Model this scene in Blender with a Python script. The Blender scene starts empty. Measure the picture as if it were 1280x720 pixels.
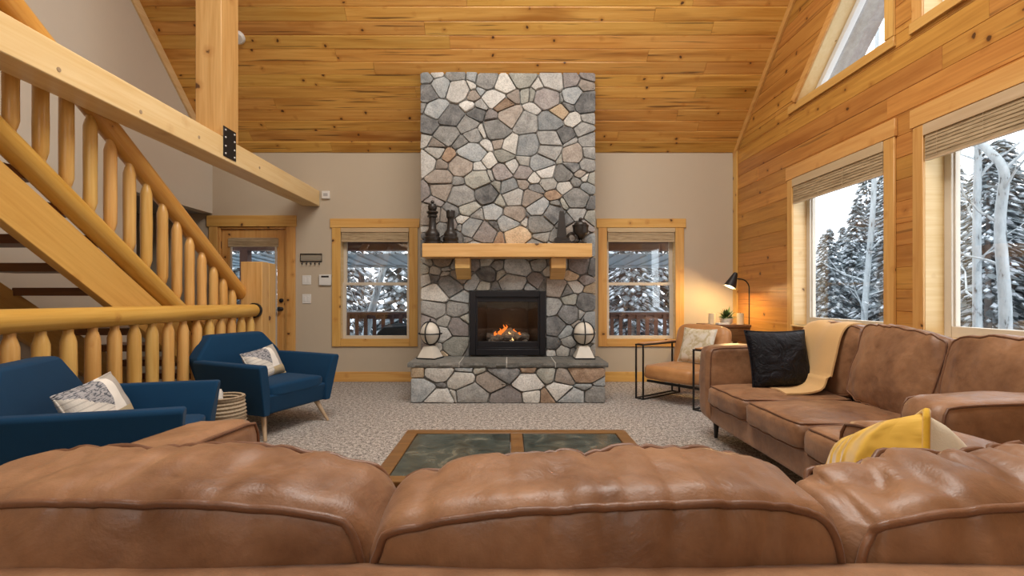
import bpy, bmesh, math, random
from mathutils import Vector, Matrix, noise, Euler

S = bpy.context.scene
COL = S.collection
R = random.Random(7)
rad = math.radians

# ------------------------------------------------------------------ camera
cam_data = bpy.data.cameras.new('camera')
cam = bpy.data.objects.new('camera', cam_data)
COL.objects.link(cam)
cam.location = (0, 0, 1.18)
cam.rotation_euler = (rad(90), 0, 0)
cam_data.sensor_width = 36
cam_data.lens = 600 / 1280 * 36
cam_data.shift_x = 5 / 1280
cam_data.shift_y = 12 / 1280
cam_data.clip_start = 0.02
cam_data.clip_end = 300
S.camera = cam

# ------------------------------------------------------------------ world, lights, exposure
S.view_settings.view_transform = 'Standard'
S.view_settings.look = 'None'
S.view_settings.exposure = 0.2
S.view_settings.gamma = 1.0
S.view_settings.use_curve_mapping = False
W = bpy.data.worlds.new('overcast_sky')
S.world = W
W.use_nodes = True
bg = W.node_tree.nodes['Background']
bg.inputs[0].default_value = (0.90, 0.95, 1.0, 1)
bg.inputs[1].default_value = 3.3


def area(name, loc, size, power, color=(1, 1, 1), target=None, sy=None):
    d = bpy.data.lights.new(name, 'AREA')
    d.energy = power
    d.color = color
    d.shape = 'RECTANGLE'
    d.size = size
    d.size_y = sy or size
    o = bpy.data.objects.new(name, d)
    COL.objects.link(o)
    o.location = loc
    v = Vector(target) - Vector(loc) if target else Vector((0, 0, -1))
    o.rotation_euler = v.to_track_quat('-Z', 'Y').to_euler()
    return o


# added fill: unseen area lights overhead and behind the camera; portals guide window daylight
area('overhead_fill_light', (0.2, 2.4, 5.6), 3.4, 235, (1.0, 0.965, 0.90), (0.0, 3.4, 0), 2.0)
area('rear_fill_light', (-0.6, -1.5, 3.2), 3.0, 40, (1.0, 0.97, 0.92), (0, 5.0, 2.3), 1.6)


def portal(loc, w, h, target):
    o = area('window_portal', loc, w, 1, (1, 1, 1), target, h)
    o.data.cycles.is_portal = True


portal((3.44, 4.68, 1.7), 1.3, 1.62, (0, 4.68, 1.7))
portal((3.44, 3.01, 1.7), 1.3, 1.62, (0, 3.01, 1.7))
portal((3.44, 4.4, 3.9), 1.3, 1.2, (0, 4.4, 3.9))
portal((3.44, 3.03, 4.0), 1.3, 1.4, (0, 3.03, 4.0))

# ------------------------------------------------------------------ mesh helpers


class MB:
    def __init__(self):
        self.v = []
        self.f = []

    def add(self, vs, fs, M=None):
        n = len(self.v)
        self.v += [tuple(M @ Vector(p)) if M else tuple(p) for p in vs]
        self.f += [[i + n for i in f] for f in fs]
        return self

    def box(self, x0, x1, y0, y1, z0, z1, M=None):
        vs = [(x, y, z) for z in (z0, z1) for y in (y0, y1) for x in (x0, x1)]
        fs = [(0, 2, 3, 1), (4, 5, 7, 6), (0, 1, 5, 4), (2, 6, 7, 3), (0, 4, 6, 2), (1, 3, 7, 5)]
        return self.add(vs, fs, M)

    def loft(self, rings, closed=False, caps=True, M=None):
        k = len(rings[0])
        vs = [p for r in rings for p in r]
        fs = []
        m = len(rings)
        for i in range(m if closed else m - 1):
            a, b = i * k, ((i + 1) % m) * k
            for j in range(k):
                fs.append((a + j, a + (j + 1) % k, b + (j + 1) % k, b + j))
        if caps and not closed:
            fs.append(list(range(k))[::-1])
            fs.append([(m - 1) * k + j for j in range(k)])
        return self.add(vs, fs, M)

    def prism(self, pts, a, b, plane='yz', M=None):
        def put(p, c):
            if plane == 'yz':
                return (c, p[0], p[1])
            if plane == 'xz':
                return (p[0], c, p[1])
            return (p[0], p[1], c)
        return self.loft([[put(p, a) for p in pts], [put(p, b) for p in pts]], M=M)

    def tube(self, pts, r, n=8, closed=False, M=None):
        pts = [Vector(p) for p in pts]
        m = len(pts)
        rings = []
        prev = None
        for i, p in enumerate(pts):
            if closed:
                t = pts[(i + 1) % m] - pts[i - 1]
            else:
                t = pts[min(i + 1, m - 1)] - pts[max(i - 1, 0)]
            t.normalize()
            if prev is None:
                ref = Vector((0, 0, 1)) if abs(t.z) < .9 else Vector((1, 0, 0))
                u = t.cross(ref).normalized()
            else:
                u = prev - t * prev.dot(t)
                if u.length < 1e-6:
                    u = t.orthogonal()
                u.normalize()
            prev = u
            w = t.cross(u)
            rr = r[i] if isinstance(r, (list, tuple)) else r
            rings.append([tuple(p + (u * math.cos(2 * math.pi * j / n) + w * math.sin(2 * math.pi * j / n)) * rr) for j in range(n)])
        return self.loft(rings, closed=closed, M=M)

    def cyl(self, p0, p1, r0, r1=None, n=12, M=None):
        return self.tube([p0, p1], [r0, r0 if r1 is None else r1], n, M=M)

    def lathe(self, prof, n=16, c=(0, 0, 0), M=None):
        rings = [[(c[0] + max(r, 1e-4) * math.cos(2 * math.pi * j / n), c[1] + max(r, 1e-4) * math.sin(2 * math.pi * j / n), c[2] + z) for j in range(n)] for r, z in prof]
        return self.loft(rings, M=M)

    def ball(self, c, r, n=12, m=8, M=None):
        if not isinstance(r, (tuple, list)):
            r = (r, r, r)
        rings = []
        for i in range(m + 1):
            a = -math.pi / 2 + math.pi * i / m
            cr = max(math.cos(a), 1e-3)
            rings.append([(c[0] + r[0] * cr * math.cos(2 * math.pi * j / n), c[1] + r[1] * cr * math.sin(2 * math.pi * j / n), c[2] + r[2] * math.sin(a)) for j in range(n)])
        return self.loft(rings, M=M)

    def mesh(self, name, m=None, angle=40):
        me = bpy.data.meshes.new(name)
        me.from_pydata(self.v, [], self.f)
        bm = bmesh.new()
        bm.from_mesh(me)
        bmesh.ops.recalc_face_normals(bm, faces=bm.faces)
        bm.to_mesh(me)
        bm.free()
        if m:
            me.materials.append(m)
        if angle:
            me.polygons.foreach_set('use_smooth', [True] * len(me.polygons))
            me.set_sharp_from_angle(angle=rad(angle))
        return me

    def build(self, name, m, parent=None, angle=40, bevel=0, seg=2, loc=None, rot=None):
        return link(name, self.mesh(name, m, angle), parent, bevel, seg, loc, rot)


def link(name, me, parent=None, bevel=0, seg=2, loc=None, rot=None):
    o = bpy.data.objects.new(name, me)
    COL.objects.link(o)
    if parent:
        o.parent = parent
    if loc is not None:
        o.location = loc
    if rot is not None:
        o.rotation_euler = rot
    if bevel:
        b = o.modifiers.new('soft_edges', 'BEVEL')
        b.width = bevel
        b.segments = seg
        b.limit_method = 'ANGLE'
        b.angle_limit = rad(30)
        b.harden_normals = False
    return o


def tag(o, label=None, cat=None, group=None, kind=None):
    if label:
        o['label'] = label
    if cat:
        o['category'] = cat
    if group:
        o['group'] = group
    if kind:
        o['kind'] = kind
    return o


def thing(name, label, cat, loc=(0, 0, 0), rz=0, group=None, kind=None, parent=None):
    o = bpy.data.objects.new(name, None)
    o.empty_display_size = .1
    COL.objects.link(o)
    o.location = loc
    o.rotation_euler = (0, 0, rz)
    if parent:
        o.parent = parent
    return tag(o, label, cat, group, kind)


def copy_tree(o, parent=None):
    c = o.copy()
    COL.objects.link(c)
    if parent:
        c.parent = parent
    for ch in list(o.children):
        copy_tree(ch, c)
    return c


# ------------------------------------------------------------------ materials
class NB:
    def __init__(self, name):
        self.m = bpy.data.materials.new(name)
        self.m.use_nodes = True
        self.t = self.m.node_tree
        self.b = self.t.nodes['Principled BSDF']
        self.out = self.t.nodes['Material Output']

    def n(self, ty, ins=None, **kw):
        d = self.t.nodes.new(ty)
        for k, v in kw.items():
            setattr(d, k, v)
        for k, v in (ins or {}).items():
            s = d.inputs[k]
            if isinstance(v, bpy.types.NodeSocket):
                self.t.links.new(v, s)
            else:
                s.default_value = v
        return d

    def set(self, k, v):
        s = self.b.inputs[k]
        if isinstance(v, bpy.types.NodeSocket):
            self.t.links.new(v, s)
        else:
            s.default_value = v

    def math(self, op, a, b=0.0, c=0.0):
        return self.n('ShaderNodeMath', {0: a, 1: b, 2: c}, operation=op).outputs[0]

    def ramp(self, fac, stops):
        d = self.n('ShaderNodeValToRGB', {0: fac})
        e = d.color_ramp.elements
        while len(e) < len(stops):
            e.new(.5)
        for x, (p, c) in zip(e, stops):
            x.position = p
            x.color = (*c, 1) if len(c) == 3 else c
        return d.outputs[0]

    def mix(self, f, a, b, mode='MIX'):
        d = self.n('ShaderNodeMix', data_type='RGBA', blend_type=mode)
        for i, v in ((0, f), (6, a), (7, b)):
            if isinstance(v, bpy.types.NodeSocket):
                self.t.links.new(v, d.inputs[i])
            else:
                d.inputs[i].default_value = v if i == 0 else ((*v, 1) if len(v) == 3 else v)
        return d.outputs[2]

    def coord(self, scale=(1, 1, 1), rnd=0.0):
        v = self.n('ShaderNodeTexCoord').outputs['Object']
        if rnd:
            o = self.n('ShaderNodeObjectInfo').outputs['Random']
            c = self.n('ShaderNodeCombineXYZ', {0: self.math('MULTIPLY', o, rnd), 1: self.math('MULTIPLY', o, rnd * 1.7), 2: self.math('MULTIPLY', o, rnd * .6)}).outputs[0]
            v = self.n('ShaderNodeVectorMath', {0: v, 1: c}, operation='ADD').outputs[0]
        if scale != (1, 1, 1):
            v = self.n('ShaderNodeVectorMath', {0: v, 1: scale}, operation='MULTIPLY').outputs[0]
        return v

    def noise(self, v, scale, detail=2, rough=.5, dist=0.0):
        return self.n('ShaderNodeTexNoise', {'Vector': v, 'Scale': scale, 'Detail': detail, 'Roughness': rough, 'Distortion': dist}).outputs[0]

    def bump(self, h, strength=.3, dist=.01):
        self.set('Normal', self.n('ShaderNodeBump', {'Height': h, 'Strength': strength, 'Distance': dist}).outputs[0])


def plain(name, c, rough=.5, metal=0.0, spec=None, var=.06, bump=0.0):
    k = NB(name)
    v = k.coord()
    f = k.noise(v, 9, 3)
    k.set('Base Color', k.mix(f, [x * (1 - var) for x in c], [min(1, x * (1 + var)) for x in c]))
    k.set('Roughness', rough)
    k.set('Metallic', metal)
    if spec is not None:
        k.set('Specular IOR Level', spec)
    if bump:
        k.bump(k.noise(v, 140, 3), bump, .004)
    return k.m


def pine(name, light, dark, knot=.13, kscale=5.0, axis='x', rough=.38, rvar=.5, streak=.35, crack=0):
    k = NB(name)
    sc = {'x': (1.1, 22, 22), 'y': (22, 1.1, 22), 'z': (22, 22, 1.1)}[axis]
    s2 = {'x': (.6, 6, 6), 'y': (6, .6, 6), 'z': (6, 6, .6)}[axis]
    v = k.coord(rnd=31.0)
    g = k.noise(k.n('ShaderNodeVectorMath', {0: v, 1: sc}, operation='MULTIPLY').outputs[0], 1.0, 4, .6, .8)
    g2 = k.noise(k.n('ShaderNodeVectorMath', {0: v, 1: s2}, operation='MULTIPLY').outputs[0], 1.0, 3, .55, .5)
    base = k.mix(k.ramp(g, [(.3, (0, 0, 0)), (.72, (1, 1, 1))]), light, dark)
    st = k.ramp(g2, [(.52, (0, 0, 0)), (.72, (1, 1, 1))])
    base = k.mix(k.math('MULTIPLY', st, streak), base, [dark[0] * .62, dark[1] * .5, dark[2] * .4])
    if crack:
        cn = k.noise(k.n('ShaderNodeVectorMath', {0: v, 1: (.9, 30, 30)}, operation='MULTIPLY').outputs[0], 1.0, 2, .5, .3)
        base = k.mix(k.math('MULTIPLY', k.ramp(cn, [(.64, (0, 0, 0)), (.70, (1, 1, 1))]), crack), base, (.10, .045, .015))
    rv = k.n('ShaderNodeObjectInfo').outputs['Random']
    rv2 = k.math('FRACT', k.math('MULTIPLY', rv, 17.3))
    val = k.math('ADD', k.math('MULTIPLY', rv2, rvar * .5), 1 - rvar * .28)
    hs = k.n('ShaderNodeHueSaturation', {'Hue': k.math('ADD', k.math('MULTIPLY', rv, .014), .493), 'Saturation': 1.0, 'Value': val, 'Fac': 1.0, 'Color': base}).outputs[0]
    warp = k.n('ShaderNodeTexNoise', {'Vector': v, 'Scale': 26.0, 'Detail': 2.0})
    wv = k.n('ShaderNodeVectorMath', {0: warp.outputs[1], 1: (.035, .035, .035)}, operation='MULTIPLY').outputs[0]
    kv = k.n('ShaderNodeVectorMath', {0: v, 1: wv}, operation='ADD').outputs[0]
    vo = k.n('ShaderNodeTexVoronoi', {'Vector': kv, 'Scale': kscale, 'Randomness': 1.0})
    d = vo.outputs['Distance']
    halo = k.n('ShaderNodeMapRange', {0: d, 1: knot * 2.4, 2: knot * .7, 3: 0.0, 4: .55}).outputs[0]
    core = k.n('ShaderNodeMapRange', {0: d, 1: knot, 2: knot * .65, 3: 0.0, 4: .92}).outputs[0]
    c = k.mix(halo, hs, [dark[0] * .75, dark[1] * .6, dark[2] * .5])
    c = k.mix(core, c, (.07, .028, .012))
    k.set('Base Color', c)
    k.set('Roughness', rough)
    k.set('Specular IOR Level', .4)
    k.bump(g, .12, .002)
    return k.m


def leather(name, c1, c2):
    k = NB(name)
    v = k.coord(rnd=5.0)
    a = k.noise(v, 3.2, 5, .62, .6)
    b = k.noise(v, 22, 4, .6)
    f = k.math('ADD', k.math('MULTIPLY', a, .75), k.math('MULTIPLY', b, .25))
    k.set('Base Color', k.ramp(f, [(.36, c2), (.64, c1)]))
    k.set('Roughness', k.n('ShaderNodeMapRange', {0: b, 1: .3, 2: .7, 3: .34, 4: .52}).outputs[0])
    k.set('Specular IOR Level', .5)
    k.set('Sheen Weight', .08)
    fine = k.noise(v, 260, 3, .6)
    cre = k.noise(v, 9, 4, .55, 1.2)
    k.bump(k.math('ADD', k.math('MULTIPLY', fine, .10), k.math('MULTIPLY', cre, 1.0)), .35, .012)
    return k.m


def fabric(name, c, var=.18, scale=420, rough=.9, sheen=.25):
    k = NB(name)
    v = k.coord()
    w = k.noise(v, scale, 2, .6)
    l = k.noise(v, 6, 3)
    f = k.math('ADD', k.math('MULTIPLY', w, .6), k.math('MULTIPLY', l, .4))
    k.set('Base Color', k.mix(f, [x * (1 - var) for x in c], [min(1, x * (1 + var)) for x in c]))
    k.set('Roughness', rough)
    k.set('Sheen Weight', sheen)
    k.set('Specular IOR Level', .2)
    k.bump(w, .25, .002)
    return k.m


def stone_mat(name, c, c2, scale=9.0):
    k = NB(name)
    v = k.coord(rnd=11.0)
    a = k.noise(v, scale, 5, .65, .4)
    b = k.noise(v, 60, 4, .7)
    base = k.mix(k.ramp(a, [(.35, (0, 0, 0)), (.66, (1, 1, 1))]), c, c2)
    rv = k.n('ShaderNodeObjectInfo').outputs['Random']
    hs = k.n('ShaderNodeHueSaturation', {'Hue': .5, 'Saturation': 1.0, 'Value': k.math('ADD', k.math('MULTIPLY', rv, .5), .64), 'Fac': 1.0, 'Color': base}).outputs[0]
    sp = k.ramp(b, [(.36, (.4, .4, .4)), (.56, (1, 1, 1))])
    k.set('Base Color', k.mix(.55, hs, k.mix(1.0, hs, sp, 'MULTIPLY')))
    k.set('Roughness', .8)
    k.set('Specular IOR Level', .25)
    k.bump(k.math('ADD', a, k.math('MULTIPLY', b, .4)), .6, .02)
    return k.m


def glass(name, tint=(1, 1, 1), refl=.07):
    k = NB(name)
    tr = k.n('ShaderNodeBsdfTransparent', {0: (*tint, 1)}).outputs[0]
    gl = k.n('ShaderNodeBsdfGlossy', {0: (1, 1, 1, 1), 1: .02}).outputs[0]
    mx = k.n('ShaderNodeMixShader', {0: refl, 1: tr, 2: gl})
    k.t.links.new(mx.outputs[0], k.out.inputs[0])
    return k.m


def emit(name, c, s):
    k = NB(name)
    e = k.n('ShaderNodeEmission', {0: (*c, 1), 1: s})
    k.t.links.new(e.outputs[0], k.out.inputs[0])
    return k.m


PL, PD = (.74, .42, .115), (.52, .235, .05)
M = {}
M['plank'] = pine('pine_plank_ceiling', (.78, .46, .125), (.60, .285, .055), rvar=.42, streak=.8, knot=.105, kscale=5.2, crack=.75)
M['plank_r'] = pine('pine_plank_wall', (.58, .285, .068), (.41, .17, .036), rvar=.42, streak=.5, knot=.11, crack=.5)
M['trim_x'] = pine('pine_trim_x', (.72, .43, .14), (.58, .29, .075), axis='x', knot=.10, rvar=.15, streak=.2)
M['trim_y'] = pine('pine_trim_y', (.72, .43, .14), (.58, .29, .075), axis='y', knot=.10, rvar=.15, streak=.2)
M['trim_z'] = pine('pine_trim_z', (.72, .43, .14), (.58, .29, .075), axis='z', knot=.10, rvar=.15, streak=.2)
M['beam_y'] = pine('pine_beam', (.87, .66, .36), (.76, .52, .23), axis='y', knot=.10, kscale=3.2, rvar=.1, streak=.15)
M['beam_z'] = pine('pine_post', (.72, .45, .18), (.54, .29, .085), axis='z', knot=.10, kscale=3.2, rvar=.1, streak=.15)
M['mantel'] = pine('pine_mantel', (.78, .51, .20), (.62, .35, .10), axis='x', knot=.10, kscale=3.4, rvar=.1, streak=.15)
M['log_y'] = pine('peeled_log', (.72, .42, .11), (.54, .26, .045), axis='y', knot=.07, kscale=4, rvar=.1, streak=.3, rough=.3)
M['log_z'] = pine('peeled_spindle', (.76, .48, .16), (.58, .30, .07), axis='z', knot=.06, kscale=4, rvar=.25, streak=.3, rough=.32)
M['stringer'] = pine('pine_stringer', (.74, .44, .12), (.62, .33, .075), axis='y', knot=.07, kscale=3, rvar=.1, streak=.2)
M['tread'] = pine('stained_tread', (.20, .085, .035), (.12, .045, .02), axis='x', knot=.05, rvar=.2)
M['jamb'] = pine('pale_pine_jamb', (.80, .60, .32), (.70, .47, .21), axis='z', knot=.07, rvar=.1, streak=.1)
M['darkwood'] = pine('dark_table_wood', (.22, .11, .045), (.11, .05, .02), axis='x', knot=.03, rvar=.1)
M['tablewood'] = pine('coffee_table_wood', (.24, .12, .04), (.14, .06, .018), axis='x', knot=.03, rvar=.1, rough=.3)
M['paleleg'] = pine('pale_leg_wood', (.50, .36, .24), (.38, .26, .16), axis='z', knot=.02, rvar=.1)
M['leather'] = leather('tan_leather', (.35, .18, .088), (.15, .064, .027))
M['piping'] = leather('leather_piping', (.22, .098, .045), (.13, .052, .022))
M['tanleather'] = leather('light_tan_leather', (.54, .27, .10), (.42, .19, .065))
M['blue'] = fabric('navy_fabric', (.004, .040, .100), .3, 300, .85, .05)
M['throw'] = fabric('mustard_throw', (.64, .40, .17), .15, 260)
M['yellow'] = fabric('yellow_velvet', (.78, .47, .035), .14, 120, .75, .5)
M['cream'] = fabric('cream_fabric', (.80, .73, .55), .06, 300)
M['bamboo'] = None
M['blackm'] = plain('black_metal', (.012, .012, .013), .42, .0, .4)
M['iron'] = plain('dark_bronze', (.028, .023, .02), .38, .25)
M['white'] = plain('white_plastic', (.72, .71, .68), .4)
M['offwhite'] = plain('window_frame_cream', (.62, .55, .45), .4)
M['stonewhite'] = plain('cream_alabaster', (.66, .62, .54), .45, var=.15)
M['glass'] = glass('window_glass')
M['greige'] = plain('greige_wall_paint', (.52, .44, .335), .85, var=.015)
M['greige_l'] = plain('greige_left_paint', (.64, .58, .49), .85, var=.015)
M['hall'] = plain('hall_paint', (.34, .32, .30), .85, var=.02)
M['snow'] = plain('snow', (.50, .555, .61), .8, var=.06)
M['needle'] = plain('needles', (.13, .16, .175), .9, var=.4)
M['bark'] = plain('dark_bark', (.16, .14, .13), .9, var=.4)
M['red'] = plain('deck_stain', (.16, .075, .05), .7, var=.2)


def carpet_mat():
    k = NB('speckled_carpet')
    v = k.coord()
    a = k.noise(v, 75, 3, .75)
    b = k.noise(v, 30, 3, .65)
    c = k.noise(v, 1.5, 3, .5)
    base = k.ramp(k.math('ADD', k.math('MULTIPLY', a, .6), k.math('MULTIPLY', b, .4)), [(.40, (.085, .075, .068)), (.5, (.37, .335, .305)), (.60, (.76, .70, .645))])
    k.set('Base Color', k.mix(k.math('MULTIPLY', c, .25), base, (.34, .305, .275)))
    k.set('Roughness', .95)
    k.set('Specular IOR Level', .1)
    k.bump(a, .8, .012)
    return k.m


def bamboo_mat():
    k = NB('woven_bamboo')
    v = k.coord()
    w = k.n('ShaderNodeTexWave', {'Vector': v, 'Scale': 26.0, 'Distortion': 1.2, 'Detail': 2.0}, bands_direction='Z').outputs['Fac'] if False else k.noise(k.n('ShaderNodeVectorMath', {0: v, 1: (4, 4, 150)}, operation='MULTIPLY').outputs[0], 1, 3)
    k.set('Base Color', k.ramp(w, [(.3, (.17, .115, .06)), (.5, (.36, .26, .145)), (.7, (.50, .38, .23))]))
    k.set('Roughness', .7)
    return k.m


def patch_mat():
    """white / charcoal / tan patchwork of the chair pillows, in the pillow's own coordinates (x across, z up)"""
    k = NB('patchwork_fabric')
    v = k.coord()
    s = k.n('ShaderNodeSeparateXYZ', {0: v})
    x, z = s.outputs[0], s.outputs[2]
    wob = k.math('MULTIPLY', k.math('SUBTRACT', k.noise(v, 40, 2), .5), .05)
    diag = k.math('ADD', k.math('ADD', z, k.math('MULTIPLY', x, .62)), wob)
    weave = k.noise(v, 190, 2)
    whi = k.mix(weave, (.60, .57, .51), (.80, .77, .71))
    cha = k.mix(k.math('GREATER_THAN', k.noise(k.coord((30, 1, 140)), 1, 1), .47), (.10, .11, .13), (.38, .38, .40))
    rows = k.math('GREATER_THAN', k.math('FRACT', k.math('MULTIPLY', z, 32.0)), .78)
    whl = k.mix(k.math('MULTIPLY', rows, .6), whi, (.42, .40, .36))
    left = k.mix(k.math('GREATER_THAN', diag, -.01), whl, cha)
    right = k.mix(k.math('GREATER_THAN', x, .115), (.82, .79, .73), (.44, .41, .37))
    tan = k.mix(weave, (.42, .33, .19), (.56, .46, .29))
    right = k.mix(k.math('LESS_THAN', z, -.06), right, tan)
    k.set('Base Color', k.mix(k.math('GREATER_THAN', k.math('SUBTRACT', x, k.math('MULTIPLY', z, .25)), .035), left, right))
    k.set('Roughness', .9)
    k.bump(weave, .4, .004)
    return k.m


def floral_mat():
    k = NB('faded_floral_fabric')
    v = k.coord()
    a = k.noise(v, 13, 4, .6, 1.0)
    k.set('Base Color', k.ramp(a, [(.42, (.70, .65, .56)), (.52, (.62, .54, .38)), (.60, (.48, .40, .24)), (.7, (.68, .62, .52))]))
    k.set('Roughness', .9)
    return k.m


def slate_mat():
    k = NB('polished_slate')
    v = k.coord(rnd=9.0)
    a = k.noise(v, 7, 5, .6, 1.2)
    k.set('Base Color', k.ramp(a, [(.35, (.02, .032, .03)), (.55, (.06, .078, .07)), (.68, (.17, .165, .125))]))
    k.set('Roughness', .16)
    k.set('Specular IOR Level', .7)
    k.bump(a, .15, .01)
    return k.m


def aspen_mat():
    k = NB('aspen_bark')
    v = k.coord(rnd=7.0)
    a = k.noise(k.n('ShaderNodeVectorMath', {0: v, 1: (7, 7, 2.2)}, operation='MULTIPLY').outputs[0], 1.6, 3, .6)
    k.set('Base Color', k.ramp(a, [(.32, (.06, .06, .06)), (.38, (.30, .34, .36)), (.7, (.44, .49, .52))]))
    k.set('Roughness', .85)
    return k.m


M['carpet'] = carpet_mat()
M['bamboo'] = bamboo_mat()
M['patch'] = patch_mat()
M['floral'] = floral_mat()
M['slate'] = slate_mat()
M['aspen'] = aspen_mat()
M['mortar'] = stone_mat('grey_mortar', (.27, .265, .25), (.40, .39, .37), 30)
M['slab'] = stone_mat('grey_hearth_slate', (.17, .17, .155), (.27, .265, .245), 7)
STONES = [stone_mat('stone_' + n, a, b) for n, a, b in [
    ('grey', (.27, .27, .26), (.46, .455, .435)), ('dark_grey', (.14, .142, .145), (.32, .32, .315)),
    ('pale', (.56, .55, .52), (.73, .72, .685)), ('blue_grey', (.33, .36, .375), (.52, .54, .54)),
    ('taupe', (.33, .285, .245), (.48, .42, .365)), ('tan', (.55, .41, .27), (.66, .53, .37)),
    ('rust', (.30, .20, .135), (.48, .35, .25)), ('greenish', (.36, .36, .32), (.52, .515, .46)),
    ('mauve', (.29, .26, .25), (.44, .405, .39)), ('light_grey', (.54, .53, .49), (.70, .68, .63))]]
SW = [22, 13, 9, 13, 10, 3, 3, 8, 7, 16]

# ================================================================== THE SETTING
XR, XL, YB, YF, HE = 3.18, -4.15, 6.74, -2.2, 3.22      # right wall, left wall, back wall, front wall, eave height
SL = .942                                               # slope of the ceiling
RIDGE = 4.34                                            # run from the back wall to the ridge
ANG = math.atan(SL)


def struct(o):
    return tag(o, kind='structure')


def wall_mesh(mb, x0, x1, z0, z1, holes, put):
    """rectangle tiled around rectangular holes; put(x0, x1, z0, z1) adds one block"""
    xs = sorted({x0, x1} | {h[0] for h in holes} | {h[1] for h in holes})
    zs = sorted({z0, z1} | {h[2] for h in holes} | {h[3] for h in holes})
    for a, b in zip(xs, xs[1:]):
        for c, d in zip(zs, zs[1:]):
            if not any(h[0] <= (a + b) / 2 <= h[1] and h[2] <= (c + d) / 2 <= h[3] for h in holes):
                put(a, b, c, d)


# floor (carpet)
mb = MB()
mb.box(-6.2, XR + .3, YF - .1, YB + .2, -.12, 0)
struct(mb.build('floor', M['carpet'], angle=0))

# back wall
BW = [(-2.345, -1.385, .60, 2.16), (1.385, 2.345, .60, 2.16)]
DOOR = (-4.07, -3.10, 0, 2.175)
mb = MB()
wall_mesh(mb, -6.2, XR + .3, 0, HE, [(h[0] - .012, h[1] + .012, h[2] - .012 * (h[2] > 0), h[3] + .012) for h in BW + [DOOR]], lambda a, b, c, d: mb.box(a, b, YB, YB + .16, c, d))
struct(mb.build('wall_back', M['greige'], angle=0))

# left wall with the hall opening under it
mb = MB()
mb.box(XL - .14, XL, 5.36, YB, 2.36, HE)
mb.box(XL - .14, XL, YF, 5.36, 0, HE)
yr = YB - RIDGE
mb.prism([(YB, HE), (yr, HE + SL * RIDGE), (2 * yr - YB, HE)], XL - .14, XL, 'yz')
struct(mb.build('wall_left', M['greige_l'], angle=0))
mb = MB()
mb.box(-6.2, -6.06, 4.2, YB + .1, 0, 2.5)
mb.box(-6.2, XL - .14, 4.1, 4.24, 0, 2.5)
mb.box(-6.2, XL - .14, 4.1, YB + .1, 2.36, 2.5)
struct(mb.build('wall_hall', M['hall'], angle=0))
# wall behind the camera, up to the ridge
mb = MB()
mb.box(XL - .14, XR + .3, YF - .14, YF, 0, 3.4)
struct(mb.build('wall_front', M['greige_l'], angle=0))
# ceiling: two slopes; the one in view is boarded
ceil = thing('ceiling', None, None, (0, YB, HE), 0, kind='structure')
ceil.rotation_euler = (math.pi - ANG, 0, 0)
mb = MB()
LEN = RIDGE / math.cos(ANG)
mb.box(XL - .3, XR + .4, -.3, LEN, -.16, -.05)
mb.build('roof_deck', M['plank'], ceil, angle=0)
mb = MB()
c2 = [(0, 0)]
y2 = YF - .14
z2 = HE + SL * RIDGE - SL * (yr - y2)
mb.prism([(yr, HE + SL * RIDGE), (y2, z2), (y2, z2 + .12), (yr, HE + SL * RIDGE + .12)], XL - .3, XR + .4, 'yz')
struct(mb.build('ceiling_front_slope', M['plank'], angle=0))


def board(x0, x1, y0, y1, t=.05, ch=.006, s0=None, s1=None):
    """a board around its own middle, long in x, face at z = 0, chamfered edges; s0/s1 give the ends at the upper edge"""
    a0, a1 = x0, x1
    b0, b1 = (x0 if s0 is None else s0), (x1 if s1 is None else s1)
    cx, cy = (x0 + x1) / 2, (y0 + y1) / 2
    def ring(z, c):
        h = max(y1 - y0, 1e-4)
        f = c / h
        return [(a0 + (b0 - a0) * f + c * .3 - cx, y0 + c - cy, z), (a1 + (b1 - a1) * f - c * .3 - cx, y0 + c - cy, z),
                (b1 + (a1 - b1) * f - c * .3 - cx, y1 - c - cy, z), (b0 + (a0 - b0) * f + c * .3 - cx, y1 - c - cy, z)]
    m = MB()
    c = min(ch, (y1 - y0) * .2)
    m.loft([ring(-t, 0), ring(-c, 0), ring(0, c)])
    return m, cx, cy


def cuts(a, b, lo=1.3, hi=3.4):
    out = [a]
    x = a + R.uniform(.4, hi)
    while x < b - .6:
        out.append(x)
        x += R.uniform(lo, hi)
    return out + [b]


y = .0
row = 0
while y < LEN - .02:
    h = .15 if row else .165
    h = min(h, LEN - y)
    cs = cuts(XL, XR, 1.8, 4.4) if row < 16 else [XL, XL + R.uniform(2, 5), XR]
    for a, b in zip(cs, cs[1:]):
        m, cx, cy = board(a, b, y, y + h, .05, .007)
        m.build('plank', M['trim_x'] if row == 0 and False else M['plank'], ceil, angle=0, loc=(cx, cy, R.uniform(-.002, .002) + (.012 if row == 0 else 0)))
    y += h
    row += 1

# right wall: horizontal boards around the windows
wr = thing('wall_right', None, None, (XR, YB, 0), 0, kind='structure')
WROT = Matrix(((0, 0, -1), (-1, 0, 0), (0, 1, 0))).to_4x4()     # local x towards the camera, y up, z into the room
wr.matrix_world = Matrix.Translation((XR, YB, 0)) @ WROT
W1 = (1.40, 2.70, .88, 2.50)
W2 = (3.085, 4.385, .88, 2.50)
U2 = (3.07, 4.34, 3.33, 4.72)
TRI = (1.44, 2.71, 3.33, 3.33 + SL * 1.27)


def holes_at(h, top):
    out = []
    for w in (W1, W2, U2):
        if w[2] - 1e-4 <= (h + top) / 2 <= w[3]:
            out.append((w[0] - .012, w[1] + .012, w[0] - .012, w[1] + .012))
    if TRI[2] <= (h + top) / 2 <= TRI[3]:
        f = lambda z: TRI[0] + (z - TRI[2]) / SL
        out.append((f(h) - .012, TRI[1] + .012, f(top) - .012, TRI[1] + .012))
    return sorted(out)


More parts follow.
